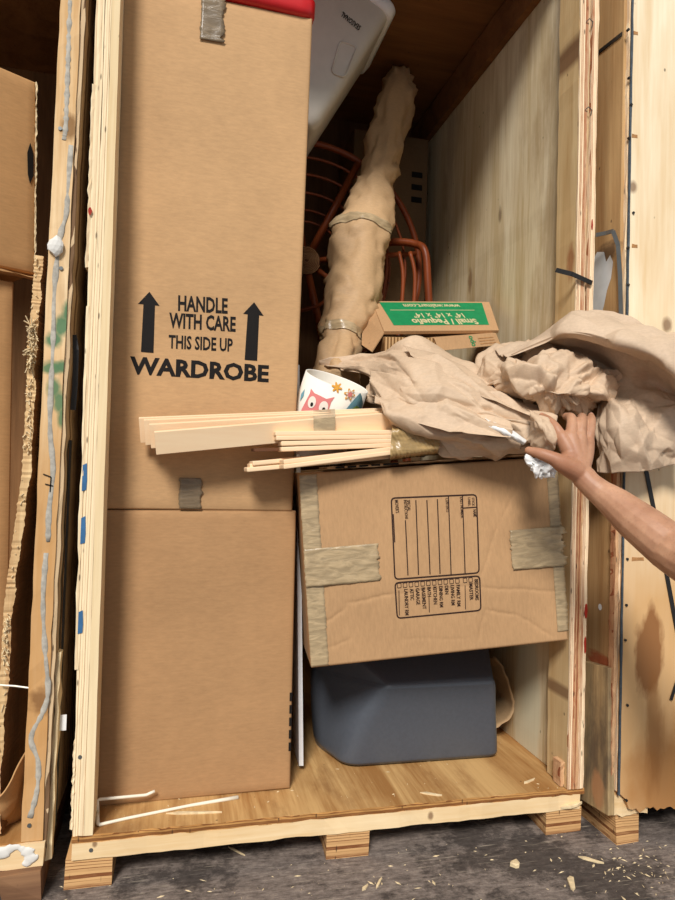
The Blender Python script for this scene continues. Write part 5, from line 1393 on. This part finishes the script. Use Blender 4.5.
# nails
def nail(a, b, r_, side):
    a, b = Vector(a), Vector(b); d = (b - a).normalized(); s = Vector(side); s = (s - d * s.dot(d)).normalized(); u = d.cross(s)
    G = []
    for i in range(7):
        row = []
        for k in range(7):
            an = R(-55 + 110 * k / 6); L = -0.010 + 0.014 * i / 6
            w_ = 1 - 0.25 * ((i - 3) / 3) ** 2
            row.append(tuple(b + d * L + (s * math.cos(an) + u * math.sin(an) * w_) * (r_ * 0.90 + 0.0004)))
        G.append(row)
    mb = MB(); mb.grid(np.array(G)); solid(mb.build('fingernail', M_nail, PE, smooth=True, world=True), 0.0008)
nail(TH[-2], TH[-1], .0092, (0.1, -0.7, 1))
for pts, r_ in zip(FG, FR): nail(pts[-2], pts[-1], r_[-1], (0, -0.4, 1))
# sleeve
SLp = catmull([[p, p] for p in ((1.1454, -0.575, 0.7545), (1.1491, -0.61, 0.7491), (1.1514, -0.66, 0.7425), (1.1479, -0.8, 0.7512), (1.185, -0.95, 0.8245))], 30, 2)[:, 0]
mb = MB(); mb.tube([tuple(p) for p in SLp], list(np.interp(np.linspace(0, 1, 30), [0, .5, .85, .95, 1], [.070, .082, .092, .075, .03])), 32)
V = np.array(mb.v); h = crumple(V, 0.07, 8, 0.10, 71)
mb.f = mb.f[:-2] + mb.f[-1:]; mb.m = mb.m[:-1]
cen = np.repeat(SLp, 32, 0); nn_ = V - cen; nn_ /= np.linalg.norm(nn_, axis=1)[:, None]
mb.v = [tuple(p) for p in V + nn_ * h[:, None]]
note(solid(mb.build('sleeve', M_sleeve, PE, smooth=True, world=True), 0.002), 'orange shirt sleeve')

# ------------------------------------------------------------------ wood splinters and dust
rng = random.Random(77)

def splinter(label, a, b, w, z):
    a, b = Vector(a), Vector(b); d = (b - a).normalized(); s = Vector((-d.y, d.x, 0)) * w / 2
    zz = Vector((0, 0, max(0.004, w * 0.35)))
    mb = MB()
    r = random.Random(len(label))
    vs_ = [a, a.lerp(b, r.uniform(.12, .3)) + s * r.uniform(.6, 1), a.lerp(b, r.uniform(.55, .85)) + s * r.uniform(.5, 1.1), b, a.lerp(b, r.uniform(.65, .9)) - s * r.uniform(.3, .9), a.lerp(b, r.uniform(.1, .4)) - s * r.uniform(.6, 1.1)]
    n = len(vs_)
    mb.add([tuple(p) for p in vs_] + [tuple(p + zz * (0.6 + 0.4 * (i % 2))) for i, p in enumerate(vs_)], [tuple(range(n))[::-1], tuple(range(n, 2 * n))] + [(i, (i + 1) % n, (i + 1) % n + n, i + n) for i in range(n)])
    o = mb.build('wood_splinter', M_chip)
    return tag(o, label, 'splinter', 'loose wood splinters')
splinter('long pale splinter on the ground before the right crate runner', (1.1488, -0.1194, -0.13), (1.2014, -0.1635, -0.13), 0.014, 0)
splinter('yellowish upright-looking splinter on the ground at the lower right', (1.0719, -0.1985, -0.13), (1.0449, -0.2537, -0.13), 0.018, 0)
splinter('pale chip of wood alone on the ground right of centre', (0.9453, -0.1095, -0.13), (0.9557, -0.1351, -0.13), 0.03, 0)
splinter('thin pale splinter on the ground just right of the middle runner block', (0.5046, -0.1482, -0.13), (0.5267, -0.1275, -0.13), 0.012, 0)
splinter('brown splinter on the ground below the middle runner block', (0.5423, -0.1473, -0.13), (0.5716, -0.106, -0.13), 0.008, 0)
splinter('long straw-coloured splinter on the ground under the left sill', (0.1848, 0.1141, -0.13), (0.2274, 0.0615, -0.13), 0.007, 0)
splinter('long pale splinter on the deck behind the bent white strip', (0.0107, 0.071, 0), (0.1592, 0.049, 0), 0.014, 0)
splinter('short pale splinter on the deck in front of the grey bin', (0.7373, 0.0582, 0), (0.7948, 0.0295, 0), 0.012, 0)
splinter('pale sliver on the deck near the right wall', (1.0746, 0.0547, 0), (1.1261, 0.0789, 0), 0.010, 0)
a, b = (1.1647, -0.006, -0.0537), (1.2359, -0.006, -0.0452)
splinter('torn pale chip hanging at the right end of the sill', a, b, 0.024, 0)
def dust(name, label, n, place, z, smax):
    mb = MB()
    for k in range(n):
        x, y = place()
        an = rng.uniform(0, 6.28); L = rng.uniform(0.25, 1.0) ** 2.5 * smax; w = rng.uniform(.10, .4) * L
        d = Vector((math.cos(an), math.sin(an), 0)); s = Vector((-d.y, d.x, 0))
        p = Vector((x, y, z)); h_ = Vector((0, 0, rng.uniform(.001, .003)))
        mb.add([tuple(p - d * L / 2), tuple(p + s * w / 2), tuple(p + d * L / 2), tuple(p - s * w / 2), tuple(p + h_)], [(0, 1, 4), (1, 2, 4), (2, 3, 4), (3, 0, 4)])
    o = mb.build(name, M_chip); o['kind'] = 'stuff'
    return tag(o, label, 'debris')
def g_place():
    if rng.random() < 0.35: return rng.gauss(1.30, 0.12), rng.uniform(-0.36, -0.09)
    return rng.uniform(-0.5, 1.7), rng.uniform(-0.45, 0.02)
dust('ground_chips', 'scattered small wood chips and dust over the dark ground', 420, g_place, -0.1295, 0.024)
dust('deck_chips', 'sprinkling of small wood chips over the crate deck', 130, lambda: (rng.uniform(-0.2, 1.18), rng.uniform(0.005, 0.5)), 0.0004, 0.016)
